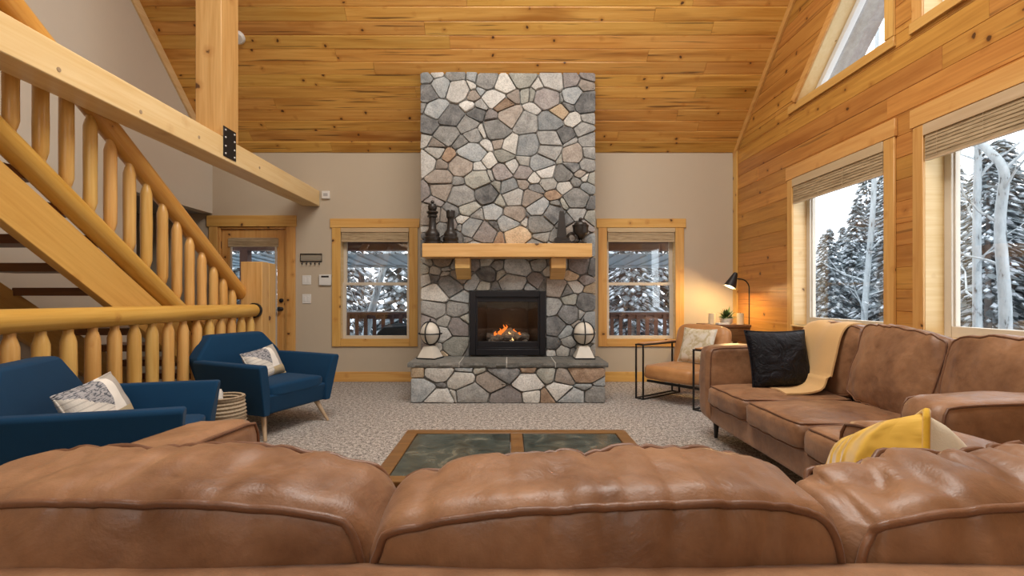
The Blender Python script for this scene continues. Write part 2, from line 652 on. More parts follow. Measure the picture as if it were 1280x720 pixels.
hs = [.178 * i for i in range(43)]
row = 0
for h0, h1 in zip(hs, hs[1:]):
    br = sorted({h0, h1} | {w[k] for w in (W1, W2, U2, TRI) for k in (2, 3) if h0 + .008 < w[k] < h1 - .008} | ({HE} if h0 < HE < h1 else set()))
    joints = cuts(0, 8.94, 1.6, 3.6)[1:-1] if h0 < 5 else [4.3]
    for a, b in zip(br, br[1:]):
        l0, l1 = max(0, (a - HE) / SL), max(0, (b - HE) / SL)
        r0, r1 = min(8.94, 2 * RIDGE - l0 if l0 else 8.94), min(8.94, 2 * RIDGE - l1 if l1 else 8.94)
        segs = []
        p0, p1 = l0, l1
        for q in holes_at(a, b):
            segs.append((p0, q[0], p1, q[2]))
            p0, p1 = q[1], q[3]
        segs.append((p0, r0, p1, r1))
        for x0, x1, t0, t1 in segs:
            if x1 - x0 < .02 and t1 - t0 < .02:
                continue
            js = [j for j in joints if max(x0, t0) + .35 < j < min(x1, t1) - .35]
            e = [(x0, t0)] + [(j, j) for j in js] + [(x1, t1)]
            for (ea, ta), (eb, tb) in zip(e, e[1:]):
                m, cx, cy = board(ea, max(eb, ea + .001), a, b, .06, .004, ta, max(tb, ta + .001))
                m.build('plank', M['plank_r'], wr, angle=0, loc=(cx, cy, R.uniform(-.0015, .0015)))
    row += 1


def wall_part(mb, name, m, parent, bevel=.003):
    return mb.build(name, m, parent, angle=30, bevel=bevel, seg=1)


def right_window(name, w):
    """picture window in the right wall; local frame as the wall's"""
    o = thing(name, None, None, (0, 0, 0), 0, kind='structure')
    o.matrix_world = Matrix.Translation((XR, YB, 0)) @ WROT
    x0, x1, y0, y1 = w
    D = -.20
    for a, b in ((x0 - .018, x0), (x1, x1 + .018)):
        wall_part(MB().box(a, b, y0, y1, D, .004), 'jamb', M['jamb'], o)
    wall_part(MB().box(x0 - .018, x1 + .018, y1, y1 + .018, D, .004), 'head_jamb', M['jamb'], o)
    wall_part(MB().box(x0 - .018, x1 + .018, y0 - .018, y0, D, .03), 'sill', M['jamb'], o)
    # casing boards on the wall
    wall_part(MB().box(x0 - .095, x0 + .0, y0 - .12, y1, 0.002, .022), 'casing', M['trim_y'], o)
    wall_part(MB().box(x1 + .0, x1 + .112, y0 - .12, y1, 0.002, .022), 'casing', M['trim_y'], o)
    wall_part(MB().box(x0 - .115, x1 + .125, y1, y1 + .145, 0.002, .028), 'head_casing', M['trim_x'], o)
    fr = .06
    m = MB()
    m.box(x0, x0 + fr, y0, y1, D, D + .06)
    m.box(x1 - fr, x1, y0, y1, D, D + .06)
    m.box(x0 + fr, x1 - fr, y0, y0 + .085, D, D + .06)
    m.box(x0 + fr, x1 - fr, y1 - fr, y1, D, D + .06)
    m.box(x0 + fr, x0 + fr + .012, y0 + .085, y1 - fr, D, D + .04)
    m.box(x1 - fr - .012, x1 - fr, y0 + .085, y1 - fr, D, D + .04)
    f = wall_part(m, 'frame', M['offwhite'], o)
    MB().box(x0 + fr, x1 - fr, y0 + .085, y1 - fr, D + .018, D + .024).build('pane', M['glass'], f, angle=0)
    return o


def shade(label, x0, x1, top, M4, hv=.085, hb=.18, group='woven bamboo window shades', depth=.05):
    """a pulled-up woven shade with its pale head board; the local frame: x along the window, y up, z into the room"""
    o = thing('bamboo_shade', label, 'window shade', group=group)
    o.matrix_world = M4 @ Matrix.Translation(((x0 + x1) / 2, top, 0))
    w = (x1 - x0) / 2
    MB().box(-w, w, -hv, 0, -.012, depth * .55).build('valance', M['jamb_x'], o, angle=30, bevel=.002, seg=1)
    m = MB()
    n = int(hb / .0085)
    z = 0
    for i in range(n):
        a = -hv - hb * i / n
        b = -hv - hb * (i + 1) / n
        m.box(-w + .01, w - .01, b + .0003, a, -.012, depth * .3 + .002 * (i % 3))
    m.build('woven_slats', M['bamboo_w'], o, angle=0)
    m = MB()
    for s in (-.8, -.27, .27, .8):
        m.tube([(s * w, -hv, depth * .3 + .02), (s * w, -hv - hb, depth * .3 + .022)], .001, 5)
    m.build('cord', M['jamb_x'], o)
    MB().box(-w + .008, w - .008, -hv - hb - .014, -hv - hb, -.008, depth * .36).build('bottom_rail', M['jamb_x'], o, angle=0)
    return o


M['jamb_x'] = pine('pale_pine_board', (.60, .46, .29), (.52, .38, .22), axis='x', knot=.02, rvar=.1, streak=.1)


def bamboo_flat():
    k = NB('woven_bamboo_shade')
    v = k.coord()
    a = k.noise(k.n('ShaderNodeVectorMath', {0: v, 1: (9, 170, 60)}, operation='MULTIPLY').outputs[0], 1, 3)
    b = k.noise(k.n('ShaderNodeVectorMath', {0: v, 1: (2, 30, 3)}, operation='MULTIPLY').outputs[0], 1, 3)
    f = k.math('ADD', k.math('MULTIPLY', a, .55), k.math('MULTIPLY', b, .45))
    k.set('Base Color', k.ramp(f, [(.35, (.24, .165, .09)), (.5, (.44, .33, .195)), (.66, (.60, .48, .31))]))
    k.set('Roughness', .75)
    return k.m


M['bamboo_w'] = bamboo_flat()
M['jamb_y'] = pine('pale_pine_jamb_board', (.80, .62, .36), (.74, .54, .28), axis='y', knot=.04, rvar=.1, streak=.0)
RW = Matrix.Translation((XR, YB, 0)) @ WROT
right_window('window_1', W1)
right_window('window_2', W2)
shade('woven bamboo shade pulled up on the picture window nearest the corner lamp', W1[0] + .004, W1[1] - .004, W1[3] - .004, RW)
shade('woven bamboo shade, pulled up on the big window above the sofa with birch trunks outside', W2[0] + .004, W2[1] - .004, W2[3] - .004, RW)

# triangular gable window
o = thing('window_3', None, None, kind='structure')
o.matrix_world = RW


def bar(m, p, q, wd, z0, z1, side=1):
    """flat bar along p-q in the wall plane, laid to one side of the line"""
    d = Vector((q[0] - p[0], q[1] - p[1]))
    d.normalize()
    nrm = Vector((-d.y, d.x)) * wd * side
    pts = [p, q, (q[0] + nrm.x, q[1] + nrm.y), (p[0] + nrm.x, p[1] + nrm.y)]
    return m.loft([[(a[0], a[1], z0) for a in pts], [(a[0], a[1], z1) for a in pts]])


tA, tB, tC = (TRI[0], TRI[2]), (TRI[1], TRI[2]), (TRI[1], TRI[3])
for nm, p, q, sd, mt in (('jamb', tA, tC, 1, 'jamb_y'), ('jamb', tB, tC, -1, 'trim_y'), ('sill', tA, tB, -1, 'jamb_x')):
    wall_part(bar(MB(), p, q, .018, -.2, .003, sd), nm, M[mt], o)
wall_part(bar(MB(), (tA[0] - .12, tA[1] - .005), (tB[0] + .10, tB[1] - .005), .085, .002, .024, -1), 'casing', M['trim_x'], o)
wall_part(bar(MB(), (tB[0], tB[1]), (tC[0], tC[1] + .1), .095, .002, .024, -1), 'casing', M['trim_y'], o)
wall_part(bar(MB(), tA, tC, .085, .002, .024, 1), 'casing', M['trim_x'], o)
m = MB()
i1, i2, i3 = (tA[0] + .10, tA[1] + .0), (tB[0] - .0, tB[1]), (tC[0], tC[1] - .1)
bar(m, tA, tC, .055, -.2, -.14, -1)
bar(m, tA, tB, .04, -.2, -.14, 1)
bar(m, tB, tC, .05, -.2, -.14, 1)
f = wall_part(m, 'frame', M['white'], o, .002)
MB().prism([tA, tB, tC], -.185, -.179, 'xy').build('pane', M['glass'], f, angle=0)

# upper rectangular gable window
o = thing('window_4', None, None, kind='structure')
o.matrix_world = RW
x0, x1, y0, y1 = U2
for a, b, c, d, nm in ((x0 - .018, x0, y0, y1, 'jamb'), (x1, x1 + .018, y0, y1, 'jamb'), (x0, x1, y0 - .018, y0, 'sill'), (x0, x1, y1, y1 + .018, 'head_jamb')):
    wall_part(MB().box(a, b, c, d, -.2, .003), nm, M['jamb'], o)
wall_part(MB().box(x0 - .09, x0, y0, y1 + .1, .002, .022), 'casing', M['trim_y'], o)
wall_part(MB().box(x1, x1 + .09, y0, y1 + .1, .002, .022), 'casing', M['trim_y'], o)
wall_part(MB().box(x0 - .11, x1 + .11, y0 - .085, y0, .002, .026), 'casing', M['trim_x'], o)
m = MB()
m.box(x0, x0 + .05, y0, y1, -.2, -.14).box(x1 - .05, x1, y0, y1, -.2, -.14).box(x0, x1, y0, y0 + .05, -.2, -.14).box(x0, x1, y1 - .05, y1, -.2, -.14)
f = wall_part(m, 'frame', M['white'], o, .002)
MB().box(x0 + .05, x1 - .05, y0 + .05, y1 - .05, -.185, -.179).build('pane', M['glass'], f, angle=0)

# trims: corner and the two sloped wall-to-ceiling boards, baseboards
struct(MB().box(XR - .024, XR - .001, YB - .11, YB - .002, .14, HE + .02).build('trim_1', M['trim_z'], bevel=.003, seg=1))


def slope_trim(name, x0, x1, w, m):
    mb = MB()
    y3 = yr
    mb.prism([(YB, HE), (y3, HE + SL * RIDGE), (y3, HE + SL * RIDGE - w / math.cos(ANG)), (YB, HE - w / math.cos(ANG) * .98)], x0, x1, 'yz')
    return struct(mb.build(name, m, bevel=.003, seg=1))


M['trim_slope'] = pine('pine_trim_slope', (.72, .43, .14), (.58, .29, .075), axis='y', knot=.09, rvar=.1, streak=.1)
slope_trim('trim_2', XR - .026, XR - .001, .085, M['trim_slope'])
slope_trim('trim_3', XL + .001, XL + .026, .11, M['beam_y'])
struct(MB().box(-3.0, -1.11, YB - .018, YB, 0, .14).build('baseboard_back', M['trim_x'], bevel=.004, seg=1))
struct(MB().box(1.11, XR, YB - .018, YB, 0, .14).build('baseboard_back_right', M['trim_x'], bevel=.004, seg=1))
struct(MB().box(XR - .018, XR, YF, YB - .02, 0, .14).build('baseboard_right', M['trim_y'], bevel=.004, seg=1))
struct(MB().box(XL, XL + .018, YF, 5.36, 0, .14).build('baseboard_left', M['trim_y'], bevel=.004, seg=1))


# double-hung windows either side of the chimney.  local frame: x right, y up, z into the room
BR = Matrix(((1, 0, 0), (0, 0, -1), (0, 1, 0))).to_4x4()
BM = Matrix.Translation((0, YB, 0)) @ BR


def back_window(name, w):
    o = thing(name, None, None, kind='structure')
    o.matrix_world = BM
    x0, x1, y0, y1 = w
    D = -.15
    for a, b in ((x0 - .018, x0), (x1, x1 + .018)):
        wall_part(MB().box(a, b, y0, y1, D, .004), 'jamb', M['jamb'], o)
    wall_part(MB().box(x0, x1, y1, y1 + .018, D, .004), 'head_jamb', M['jamb'], o)
    wall_part(MB().box(x0, x1, y0 - .018, y0, D, .02), 'sill', M['jamb'], o)
    wall_part(MB().box(x0 - .12, x0, y0 - .105, y1, .002, .024), 'casing', M['trim_y'], o)
    wall_part(MB().box(x1, x1 + .12, y0 - .105, y1, .002, .024), 'casing', M['trim_y'], o)
    wall_part(MB().box(x0 - .145, x1 + .145, y1, y1 + .125, .002, .03), 'head_casing', M['trim_x'], o)
    wall_part(MB().box(x0, x1, y0 - .105, y0, .002, .022), 'bottom_casing', M['trim_x'], o)
    mid = 1.375
    for nm, a, b, z in (('lower_sash', y0, mid + .02, D + .05), ('upper_sash', mid - .02, y1, D + .015)):
        m = MB()
        t = .05
        m.box(x0, x0 + t, a, b, z, z + .032).box(x1 - t, x1, a, b, z, z + .032)
        m.box(x0 + t, x1 - t, a, a + .042, z, z + .032).box(x0 + t, x1 - t, b - .042, b, z, z + .032)
        f = wall_part(m, nm, M['offwhite'], o, .002)
        MB().box(x0 + t, x1 - t, a + .042, b - .042, z + .013, z + .018).build('pane', M['glass'], f, angle=0)
    return o


back_window('window_5', BW[0])
back_window('window_6', BW[1])
shade('narrow woven bamboo shade on the window left of the stone chimney', BW[0][0] + .004, BW[0][1] - .004, BW[0][3] - .004, BM, .06, .12, depth=.05)
shade('narrow woven bamboo shade on the window right of the stone chimney', BW[1][0] + .004, BW[1][1] - .004, BW[1][3] - .004, BM, .06, .12, depth=.05)

# entry door
o = thing('door_1', None, None, kind='structure')
o.matrix_world = BM
x0, x1, _, y1 = DOOR
wall_part(MB().box(x0 - .12, x0, 0, y1, .002, .024), 'casing', M['trim_y'], o)
wall_part(MB().box(x1, x1 + .12, 0, y1, .002, .024), 'casing', M['trim_y'], o)
wall_part(MB().box(x0 - .145, x1 + .135, y1, y1 + .155, .002, .032), 'head_casing', M['trim_x'], o)
m = MB()
m.box(x0, x0 + .03, 0, y1, -.14, .003).box(x1 - .03, x1, 0, y1, -.14, .003).box(x0 + .03, x1 - .03, y1 - .03, y1, -.14, .003)
wall_part(m, 'jamb', M['trim_y'], o)
a, b, t = x0 + .034, x1 - .034, y1 - .034
m = MB()
m.box(a, a + .125, .01, t, -.075, -.03).box(b - .125, b, .01, t, -.075, -.03)
m.box(a + .125, b - .125, t - .12, t, -.075, -.03).box(a + .125, b - .125, .01, .30, -.075, -.03)
slab = wall_part(m, 'door_slab', M['trim_y'], o, .004)
m = MB()
q = .025
m.box(a + .125, a + .125 + q, .30, t - .12, -.03, -.018).box(b - .125 - q, b - .125, .30, t - .12, -.03, -.018)
m.box(a + .125, b - .125, .30, .325, -.03, -.018).box(a + .125, b - .125, t - .145, t - .12, -.03, -.018)
wall_part(m, 'glazing_bead', M['offwhite'], o, .002)
MB().box(a + .125, b - .125, .30, t - .12, -.056, -.05).build('pane', M['glass'], slab, angle=0)
MB().box(a + .10, b - .10, t - .245, t - .125, -.028, -.008).build('raised_blind', M['bamboo_w'], slab, angle=0)
m = MB()
m.lathe([(.0, 0), (.028, 0), (.028, .012), (.012, .02), (.012, .045), (.03, .055), (.034, .075), (.02, .092), (0, .095)], 16, M=Matrix.Translation((b - .06, 1.02, -.03)))
m.build('door_knob', M['blackm'], slab)
MB().lathe([(0, 0), (.03, 0), (.028, .018), (.012, .024), (0, .025)], 16, M=Matrix.Translation((b - .06, 1.14, -.03))).build('deadbolt', M['blackm'], slab)
for hz in (.25, 1.05, 1.92):
    MB().cyl((a - .01, hz - .05, -.022), (a - .01, hz + .05, -.022), .009, n=8).build('hinge', M['blackm'], slab)

# ================================================================== OUTSIDE
mb = MB()
n = 40
pts = []
for j in range(n + 1):
    for i in range(n + 1):
        x, yy = -22 + 64 * i / n, -14 + 60 * j / n
        z = -.75 + .25 * noise.noise(Vector((x * .3, yy * .3, 0)))
        if x > 4 or yy > 9:
            z += .05 * max(0, x - 6)
        pts.append((x, yy, z))
mb.add(pts, [(j * (n + 1) + i, j * (n + 1) + i + 1, (j + 1) * (n + 1) + i + 1, (j + 1) * (n + 1) + i) for j in range(n) for i in range(n)])
struct(mb.build('snow_ground', M['snow'], angle=180))
struct(MB().box(-6.5, 3.6, YB + .17, 9.2, -.25, -.1).build('deck_floor', M['snow'], angle=0))

# deck railing
o = thing('deck_railing', 'reddish-brown deck railing with square balusters outside the back windows', 'railing', (0, 9.05, 0))
MB().box(-6.4, 3.6, -.07, .07, .86, .90).build('top_rail', M['red'], o, bevel=.004, seg=1)
MB().box(-6.4, 3.6, -.055, .055, .90, .925).build('snow_cap', M['snow'], o, bevel=.01)
MB().box(-6.4, 3.6, -.025, .025, .78, .86).build('upper_stringer', M['red'], o)
MB().box(-6.4, 3.6, -.025, .025, .0, .08).build('lower_stringer', M['red'], o)
x = -6.3
bal = None
while x < 3.5:
    if bal is None:
        bal = MB().box(-.032, .032, -.06, -.025, -.02, .86).build('baluster', M['red'], o, angle=0)
        bal.location = (x, 0, 0)
    else:
        c = bal.copy()
        COL.objects.link(c)
        c.parent = o
        c.location = (x, 0, 0)
    x += .165
# porch canopy: dark header beam, ribbed blue-grey metal lean-to beyond it, posts
o = thing('porch_roof', 'blue-grey ribbed metal porch roof on a dark header, outside the back windows', 'porch roof', (0, 8.6, 0))
MB().box(-6.4, 3.6, -.1, .1, 2.02, 2.32).build('header_beam', M['red'], o)
MB().box(-6.4, 3.6, -1.65, 0.1, 2.32, 2.44).build('roof_board', M['red'], o)
M['bluemetal'] = plain('blue_grey_metal', (.34, .42, .46), .5, var=.1)
m = MB()
x = -6.4
while x < 3.6:
    m.loft([[(x, .35, 1.985), (x + .29, .35, 1.985), (x + .29, .35, 2.0), (x, .35, 2.0)], [(x, 2.2, 1.90), (x + .29, 2.2, 1.90), (x + .29, 2.2, 1.915), (x, 2.2, 1.915)]])
    m.loft([[(x + .28, .35, 1.955), (x + .31, .35, 1.955), (x + .31, .35, 2.01), (x + .28, .35, 2.01)], [(x + .28, 2.2, 1.87), (x + .31, 2.2, 1.87), (x + .31, 2.2, 1.925), (x + .28, 2.2, 1.925)]])
    x += .30
m.build('ribbed_panel', M['bluemetal'], o, angle=0)
for px in (-4.7, -1.62, 3.25):
    MB().box(px - .07, px + .07, -.07, .07, -.1, 2.02).build('post', M['offwhite'] if px > -4 else M['red'], o)
MB().box(-6.4, 3.6, 2.1, 2.2, 1.85, 1.90).build('eave_beam', M['bluemetal'], o)
o['label'] = 'blue-grey ribbed metal porch roof on a dark header beam, seen through the back windows'

# grill under its black cover
g = thing('barbecue_grill', 'black covered grill on the deck outside the left back window', 'grill', (-1.85, 8.2, -.1))
m = MB()
m.loft([[(-.30, -.22, 0), (.34, -.22, 0), (.34, .22, 0), (-.30, .22, 0)], [(-.33, -.25, .5), (.36, -.25, .5), (.36, .25, .5), (-.33, .25, .5)],
        [(-.34, -.25, .68), (.36, -.25, .68), (.36, .25, .68), (-.34, .25, .68)], [(-.22, -.2, .80), (.28, -.2, .80), (.28, .2, .80), (-.22, .2, .80)],
        [(-.1, -.1, .84), (.2, -.1, .84), (.2, .1, .84), (-.1, .1, .84)]])
m.build('cover', M['blackm'], g, bevel=.03)
MB().cyl((-.2, -.27, .62), (.25, -.27, .62), .015).build('handle', M['iron'], g)


# trees -------------------------------------------------------------
def conifer(seed, H=6.5, Rm=1.5):
    r = random.Random(seed)
    green, snow, trunk = MB(), MB(), MB()
    trunk.cyl((0, 0, -.6), (0, 0, H * .95), .14, .02, 6)
    n = 1000
    for i in range(n):
        t = (i + r.random()) / n
        z = .25 + (H - .3) * (t ** .9)
        rm = Rm * (1 - (z / H)) ** .8 + .08
        a = r.uniform(0, 2 * math.pi)
        d = rm * math.sqrt(r.uniform(.12, 1))
        s = r.uniform(.07, .17) * (.6 + .5 * (1 - t))
        cx, cy, cz = d * math.cos(a), d * math.sin(a), z - d * .32
        u = Vector((math.cos(a), math.sin(a), -.42)) * s * 1.5
        w = Vector((-math.sin(a), math.cos(a), r.uniform(-.2, .2))) * s
        c = Vector((cx, cy, cz))
        up = Vector((0, 0, s * .45))
        q = [c - u, c + w - u * .1 - up * .6, c + u - up * .5, c - w - u * .1 - up * .6, c + up * .5]
        green.add(q, [(0, 1, 4), (1, 2, 4), (2, 3, 4), (3, 0, 4), (0, 3, 2, 1)])
        if r.random() < .62:
            k = r.uniform(.55, .95)
            c2 = c + Vector((0, 0, s * .16)) - u * .1
            u2, w2 = u * k, w * k
            q = [c2 - u2, c2 + w2 * .9 - up * .5, c2 + u2 - up * .4, c2 - w2 * .9 - up * .5, c2 + up * .75 + w2 * .1]
            snow.add(q, [(0, 1, 4), (1, 2, 4), (2, 3, 4), (3, 0, 4), (0, 3, 2, 1)])
    return green.mesh('needles', M['needle'], 0), snow.mesh('snow_load', M['snow'], 60), trunk.mesh('trunk', M['bark'])


PROTO = [conifer(11), conifer(23, 5.4, 1.45), conifer(37, 7.5, 1.7)]


def put_conifer(x, yy, s, k, label, group):
    o = thing('evergreen_tree', label, 'tree', (x, yy, -.6), R.uniform(0, 6.28), group)
    o.scale = (s, s, s)
    g, sn, t = PROTO[k]
    link('needles', g, o)
    link('snow_load', sn, o)
    link('trunk', t, o)
    return o


LR = 'snow-laden evergreen in the dense stand outside the two big right-hand windows'
LB = 'snow-laden evergreen beyond the deck, seen through the windows beside the chimney'
spots = [(8.3, 12.4, .55), (9.3, 13.0, .62), (9.0, 11.2, .66), (10.4, 14.3, .72), (10.6, 12.6, .80), (11.8, 15.8, .80), (12.2, 13.9, .95), (11.9, 11.6, 1.05), (13.6, 17.4, .85), (14.0, 15.2, 1.0),
         (10.3, 9.9, .85), (9.0, 9.0, .62), (11.6, 9.4, 1.0), (9.9, 8.0, .72), (11.2, 7.7, .95), (13.3, 9.6, 1.25), (9.3, 6.9, .6), (10.6, 6.2, .85), (12.6, 7.2, 1.2), (9.6, 5.2, .7), (11.4, 4.7, 1.1), (13.9, 5.6, 1.4), (10.2, 3.6, .9), (15.2, 11.6, 1.3), (12.9, 18.5, .7), (11.0, 16.6, .6), (9.6, 14.6, .5), (14.8, 19.4, .9), (10.0, 13.6, .55), (11.3, 14.6, .7)]
for i, (x, yy, s) in enumerate(spots):
    w = 'nearest the corner lamp' if 635 + 600 * x / yy < 1125 else 'over the near half of the sofa'
    put_conifer(x, yy, s, i % 3, 'snow-laden evergreen outside the right-hand window ' + w, 'evergreens outside the window ' + w)
spots = [(-7.6, 13.5, .9), (-6.0, 14.5, .8), (-4.6, 13.2, .75), (-3.2, 14.2, .9), (-5.2, 17, 1.2), (-2.2, 16.5, 1.1), (-8.5, 17, 1.2), (1.9, 13.2, .75), (3.2, 12.4, .7), (4.3, 14.0, .9), (2.7, 16, 1.1),
         (5.6, 16.5, 1.1), (3.9, 18, 1.3), (.6, 15.0, .9), (5.2, 12.6, .8), (-10, 15, 1.0), (-.8, 18.5, 1.3)]
for i, (x, yy, s) in enumerate(spots):
    w = 'right of' if x > 1 else ('left of' if x > -4.6 else 'by the door, left of')
    put_conifer(x, yy, s, (i + 1) % 3, 'snowy evergreen beyond the deck, in the windows ' + w + ' the chimney', 'evergreens beyond the deck ' + w + ' the chimney')


def aspen(path, r0, r1, label, seed, nb=9, x0=0):
    r = random.Random(seed)
    b = Vector(path[0])
    o = thing('aspen_tree', label, 'tree', tuple(b))
    P = [Vector(p) - b for p in path]
    pts = []
    for i in range(len(P) - 1):
        for t in range(6):
            pts.append(P[i].lerp(P[i + 1], t / 6))
    pts.append(P[-1])
    for _ in range(2):
        pts = [pts[0]] + [(pts[i - 1] + pts[i] * 2 + pts[i + 1]) / 4 for i in range(1, len(pts) - 1)] + [pts[-1]]
    m = len(pts)
    MB().tube(pts, [r0 + (r1 - r0) * i / (m - 1) for i in range(m)], 10).build('trunk', M['aspen'], o)
    br = MB()
    for i in range(nb):
        p = pts[int(m * (.25 + .72 * i / nb))]
        a = r.uniform(0, 6.28)
        L = r.uniform(.7, 1.7)
        d = Vector((math.cos(a), math.sin(a), r.uniform(.3, .9)))
        q = [p]
        for s in range(5):
            d += Vector((r.uniform(-.3, .3), r.uniform(-.3, .3), r.uniform(-.1, .25)))
            d.normalize()
            q.append(q[-1] + d * L / 5)
        br.tube(q, [.022, .019, .015, .011, .008, .004], 5)
        for s in (2, 3, 4):
            e = d + Vector((r.uniform(-.9, .9), r.uniform(-.9, .9), r.uniform(-.3, .6)))
            e.normalize()
            br.tube([q[s], q[s] + e * L * .2, q[s] + e * L * .38 + Vector((0, 0, .05))], [.010, .007, .003], 4)
    br.build('branches', M['aspen'], o)
    return o


def at(px, py, X):
    """point on the line of sight through a pixel, at distance X to the right of the camera"""
    yy = 600 * X / (px - 635)
    return (X, yy, 1.18 + (372 - py) / 600 * yy)


aspen([(6.6, 6.40, -.6), (6.6, 6.36, 1.0), (6.6, 6.45, 2.2), (6.62, 6.38, 2.9), (6.6, 6.75, 3.4), (6.55, 6.78, 4.6), (6.5, 6.9, 7)], .075, .035, 'pale birch trunk with a bend near its top, outside the window over the sofa', 3)
aspen([(7.4, 7.55, -.6), (7.4, 7.58, 2), (7.3, 7.45, 4), (7.2, 7.3, 7.2)], .065, .035, 'straight pale birch trunk at the left edge of the window over the sofa', 8, 12)
aspen([(8.0, 10.85, -.6), (8.0, 10.75, 1.2), (8.0, 10.5, 3.2), (8.0, 10.4, 7)], .075, .04, 'slender pale birch leaning slightly, outside the window nearest the corner lamp', 5)
aspen([(-3.55, 11.2, -.6), (-3.15, 11.2, 1.0), (-2.5, 11.2, 3.4), (-2.2, 11.2, 5)], .10, .05, 'leaning pale trunk beyond the deck, outside the window left of the chimney', 6, 12)
# gable overhang outside the right wall
mb = MB()
mb.prism([(YB + .6, HE - .6), (yr, HE + SL * RIDGE), (yr, HE + SL * RIDGE + .2), (YB + .6, HE - .4)], XR + .3, XR + 1.12, 'yz')
M['soffit'] = pine('weathered_soffit', (.40, .38, .36), (.28, .27, .26), axis='y', knot=.02)
struct(mb.build('roof_overhang', M['soffit'], angle=0))

# ================================================================== FIREPLACE
ZC, ZH = 5.94, 5.36           # chimney front, hearth front
FW = 1.085
fp = thing('stone_fireplace', 'tall fieldstone fireplace and chimney in the middle of the back wall', 'fireplace', (0, ZC, 0))
IX0, IX1, IZ0, IZ1 = -.475, .467, .475, 1.262
topf = HE + SL * (YB - ZC)
MTH = .016
mb = MB()
hole = (IX0 + .05, IX1 - .05, IZ0 + .05, IZ1 - .05)
wall_mesh(mb, -FW + .03, FW - .03, 0, topf - .03, [hole], lambda a, b, c, d: mb.box(a, b, MTH, .5, c, d))
mb.box(-FW + .03, FW - .03, .5, YB - ZC - .01, 0, HE - .02)
mb.prism([(.5, HE - .02), (YB - ZC - .01, HE - .02), (.5, topf - .5 * SL - .02)], -FW + .03, FW - .03, 'yz')
mb.build('chimney_core', M['mortar'], fp, angle=0)


def clip(poly, n, d):
    """keep the part of a convex polygon with p.n <= d"""
    out = []
    for i in range(len(poly)):
        a, b = poly[i], poly[(i + 1) % len(poly)]
        da, db = a[0] * n[0] + a[1] * n[1] - d, b[0] * n[0] + b[1] * n[1] - d
        if da <= 0:
            out.append(a)
        if (da < 0 < db) or (db < 0 < da):
            t = da / (da - db)
            out.append((a[0] + (b[0] - a[0]) * t, a[1] + (b[1] - a[1]) * t))
    return out


def centroid(p):
    A = cx = cy = 0
    for i in range(len(p)):
        a, b = p[i], p[(i + 1) % len(p)]
        k = a[0] * b[1] - b[0] * a[1]
        A += k
        cx += (a[0] + b[0]) * k
        cy += (a[1] + b[1]) * k
    return (cx / (3 * A), cy / (3 * A), abs(A) / 2) if abs(A) > 1e-9 else (p[0][0], p[0][1], 0)


def cells(x0, x1, z0, z1, n, hole=None, seed=1, relax=1, asp=1.25):
    r = random.Random(seed)
    P = []
    def ok(p):
        return not (hole and hole[0] - .02 < p[0] < hole[1] + .02 and hole[2] - .02 < p[1] < hole[3] + .02)
    while len(P) < n:
        best = None
        for _ in range(5):
            p = (r.uniform(x0, x1), r.uniform(z0, z1))
            if not ok(p):
                continue
            d = min([(p[0] - q[0]) ** 2 / asp ** 2 + (p[1] - q[1]) ** 2 for q in P] or [9])
            if best is None or d > best[0]:
                best = (d, p)
        if best:
            P.append(best[1])
    WT = [r.choice((0, 0, .002, .006, .012, .016)) for _ in P]
    for it in range(relax + 1):
        out = []
        for i, p in enumerate(P):
            poly = [(x0, z0), (x1, z0), (x1, z1), (x0, z1)]
            for j, q in enumerate(P):
                if i == j:
                    continue
                dx, dz = (q[0] - p[0]) / asp ** 2, q[1] - p[1]
                if dx * dx + dz * dz > 1.2:
                    continue
                m = ((p[0] + q[0]) / 2, (p[1] + q[1]) / 2)
                poly = clip(poly, (dx, dz), m[0] * dx + m[1] * dz + (WT[i] - WT[j]) / 2)
                if len(poly) < 3:
                    break
            if hole and len(poly) >= 3:
                side = max([(hole[0] - p[0], (1, 0), hole[0]), (p[0] - hole[1], (-1, 0), -hole[1]), (hole[2] - p[1], (0, 1), hole[2]), (p[1] - hole[3], (0, -1), -hole[3])])
                poly = clip(poly, side[1], side[2])
            out.append(poly)
        if it < relax:
            P = [(lambda c: (c[0] * .55 + p[0] * .45, c[1] * .55 + p[1] * .45))(centroid(q)) if len(q) > 2 else p for p, q in zip(P, out)]
    return [p for p in out if len(p) > 2 and centroid(p)[2] > .0015]


def offset(poly, d):
    c = centroid(poly)
    n = len(poly)
    out = list(poly)
    if c[2] <= 0:
        return []
    s = 0
    for i in range(n):
        a, b = poly[i], poly[(i + 1) % n]
        s += a[0] * b[1] - b[0] * a[1]
    if s < 0:
        poly = poly[::-1]
        out = list(poly)
    for i in range(n):
        a, b = poly[i], poly[(i + 1) % n]
        e = (b[0] - a[0], b[1] - a[1])
        L = math.hypot(*e)
        if L < 1e-6:
            continue
        nr = (e[1] / L, -e[0] / L)
        out = clip(out, nr, a[0] * nr[0] + a[1] * nr[1] - d)
        if len(out) < 3:
            return []
    return out


def round_poly(p, r):
    """cut the corners and roughen the outline a little"""
    out = []
    n = len(p)
    for i in range(n):
        a, b, c = p[i - 1], p[i], p[(i + 1) % n]
        la, lc = math.hypot(a[0] - b[0], a[1] - b[1]), math.hypot(c[0] - b[0], c[1] - b[1])
        ta, tc = min(.38, r / max(la, 1e-4)), min(.38, r / max(lc, 1e-4))
        out.append((b[0] + (a[0] - b[0]) * ta, b[1] + (a[1] - b[1]) * ta))
        out.append((b[0] + (c[0] - b[0]) * tc, b[1] + (c[1] - b[1]) * tc))
    return out


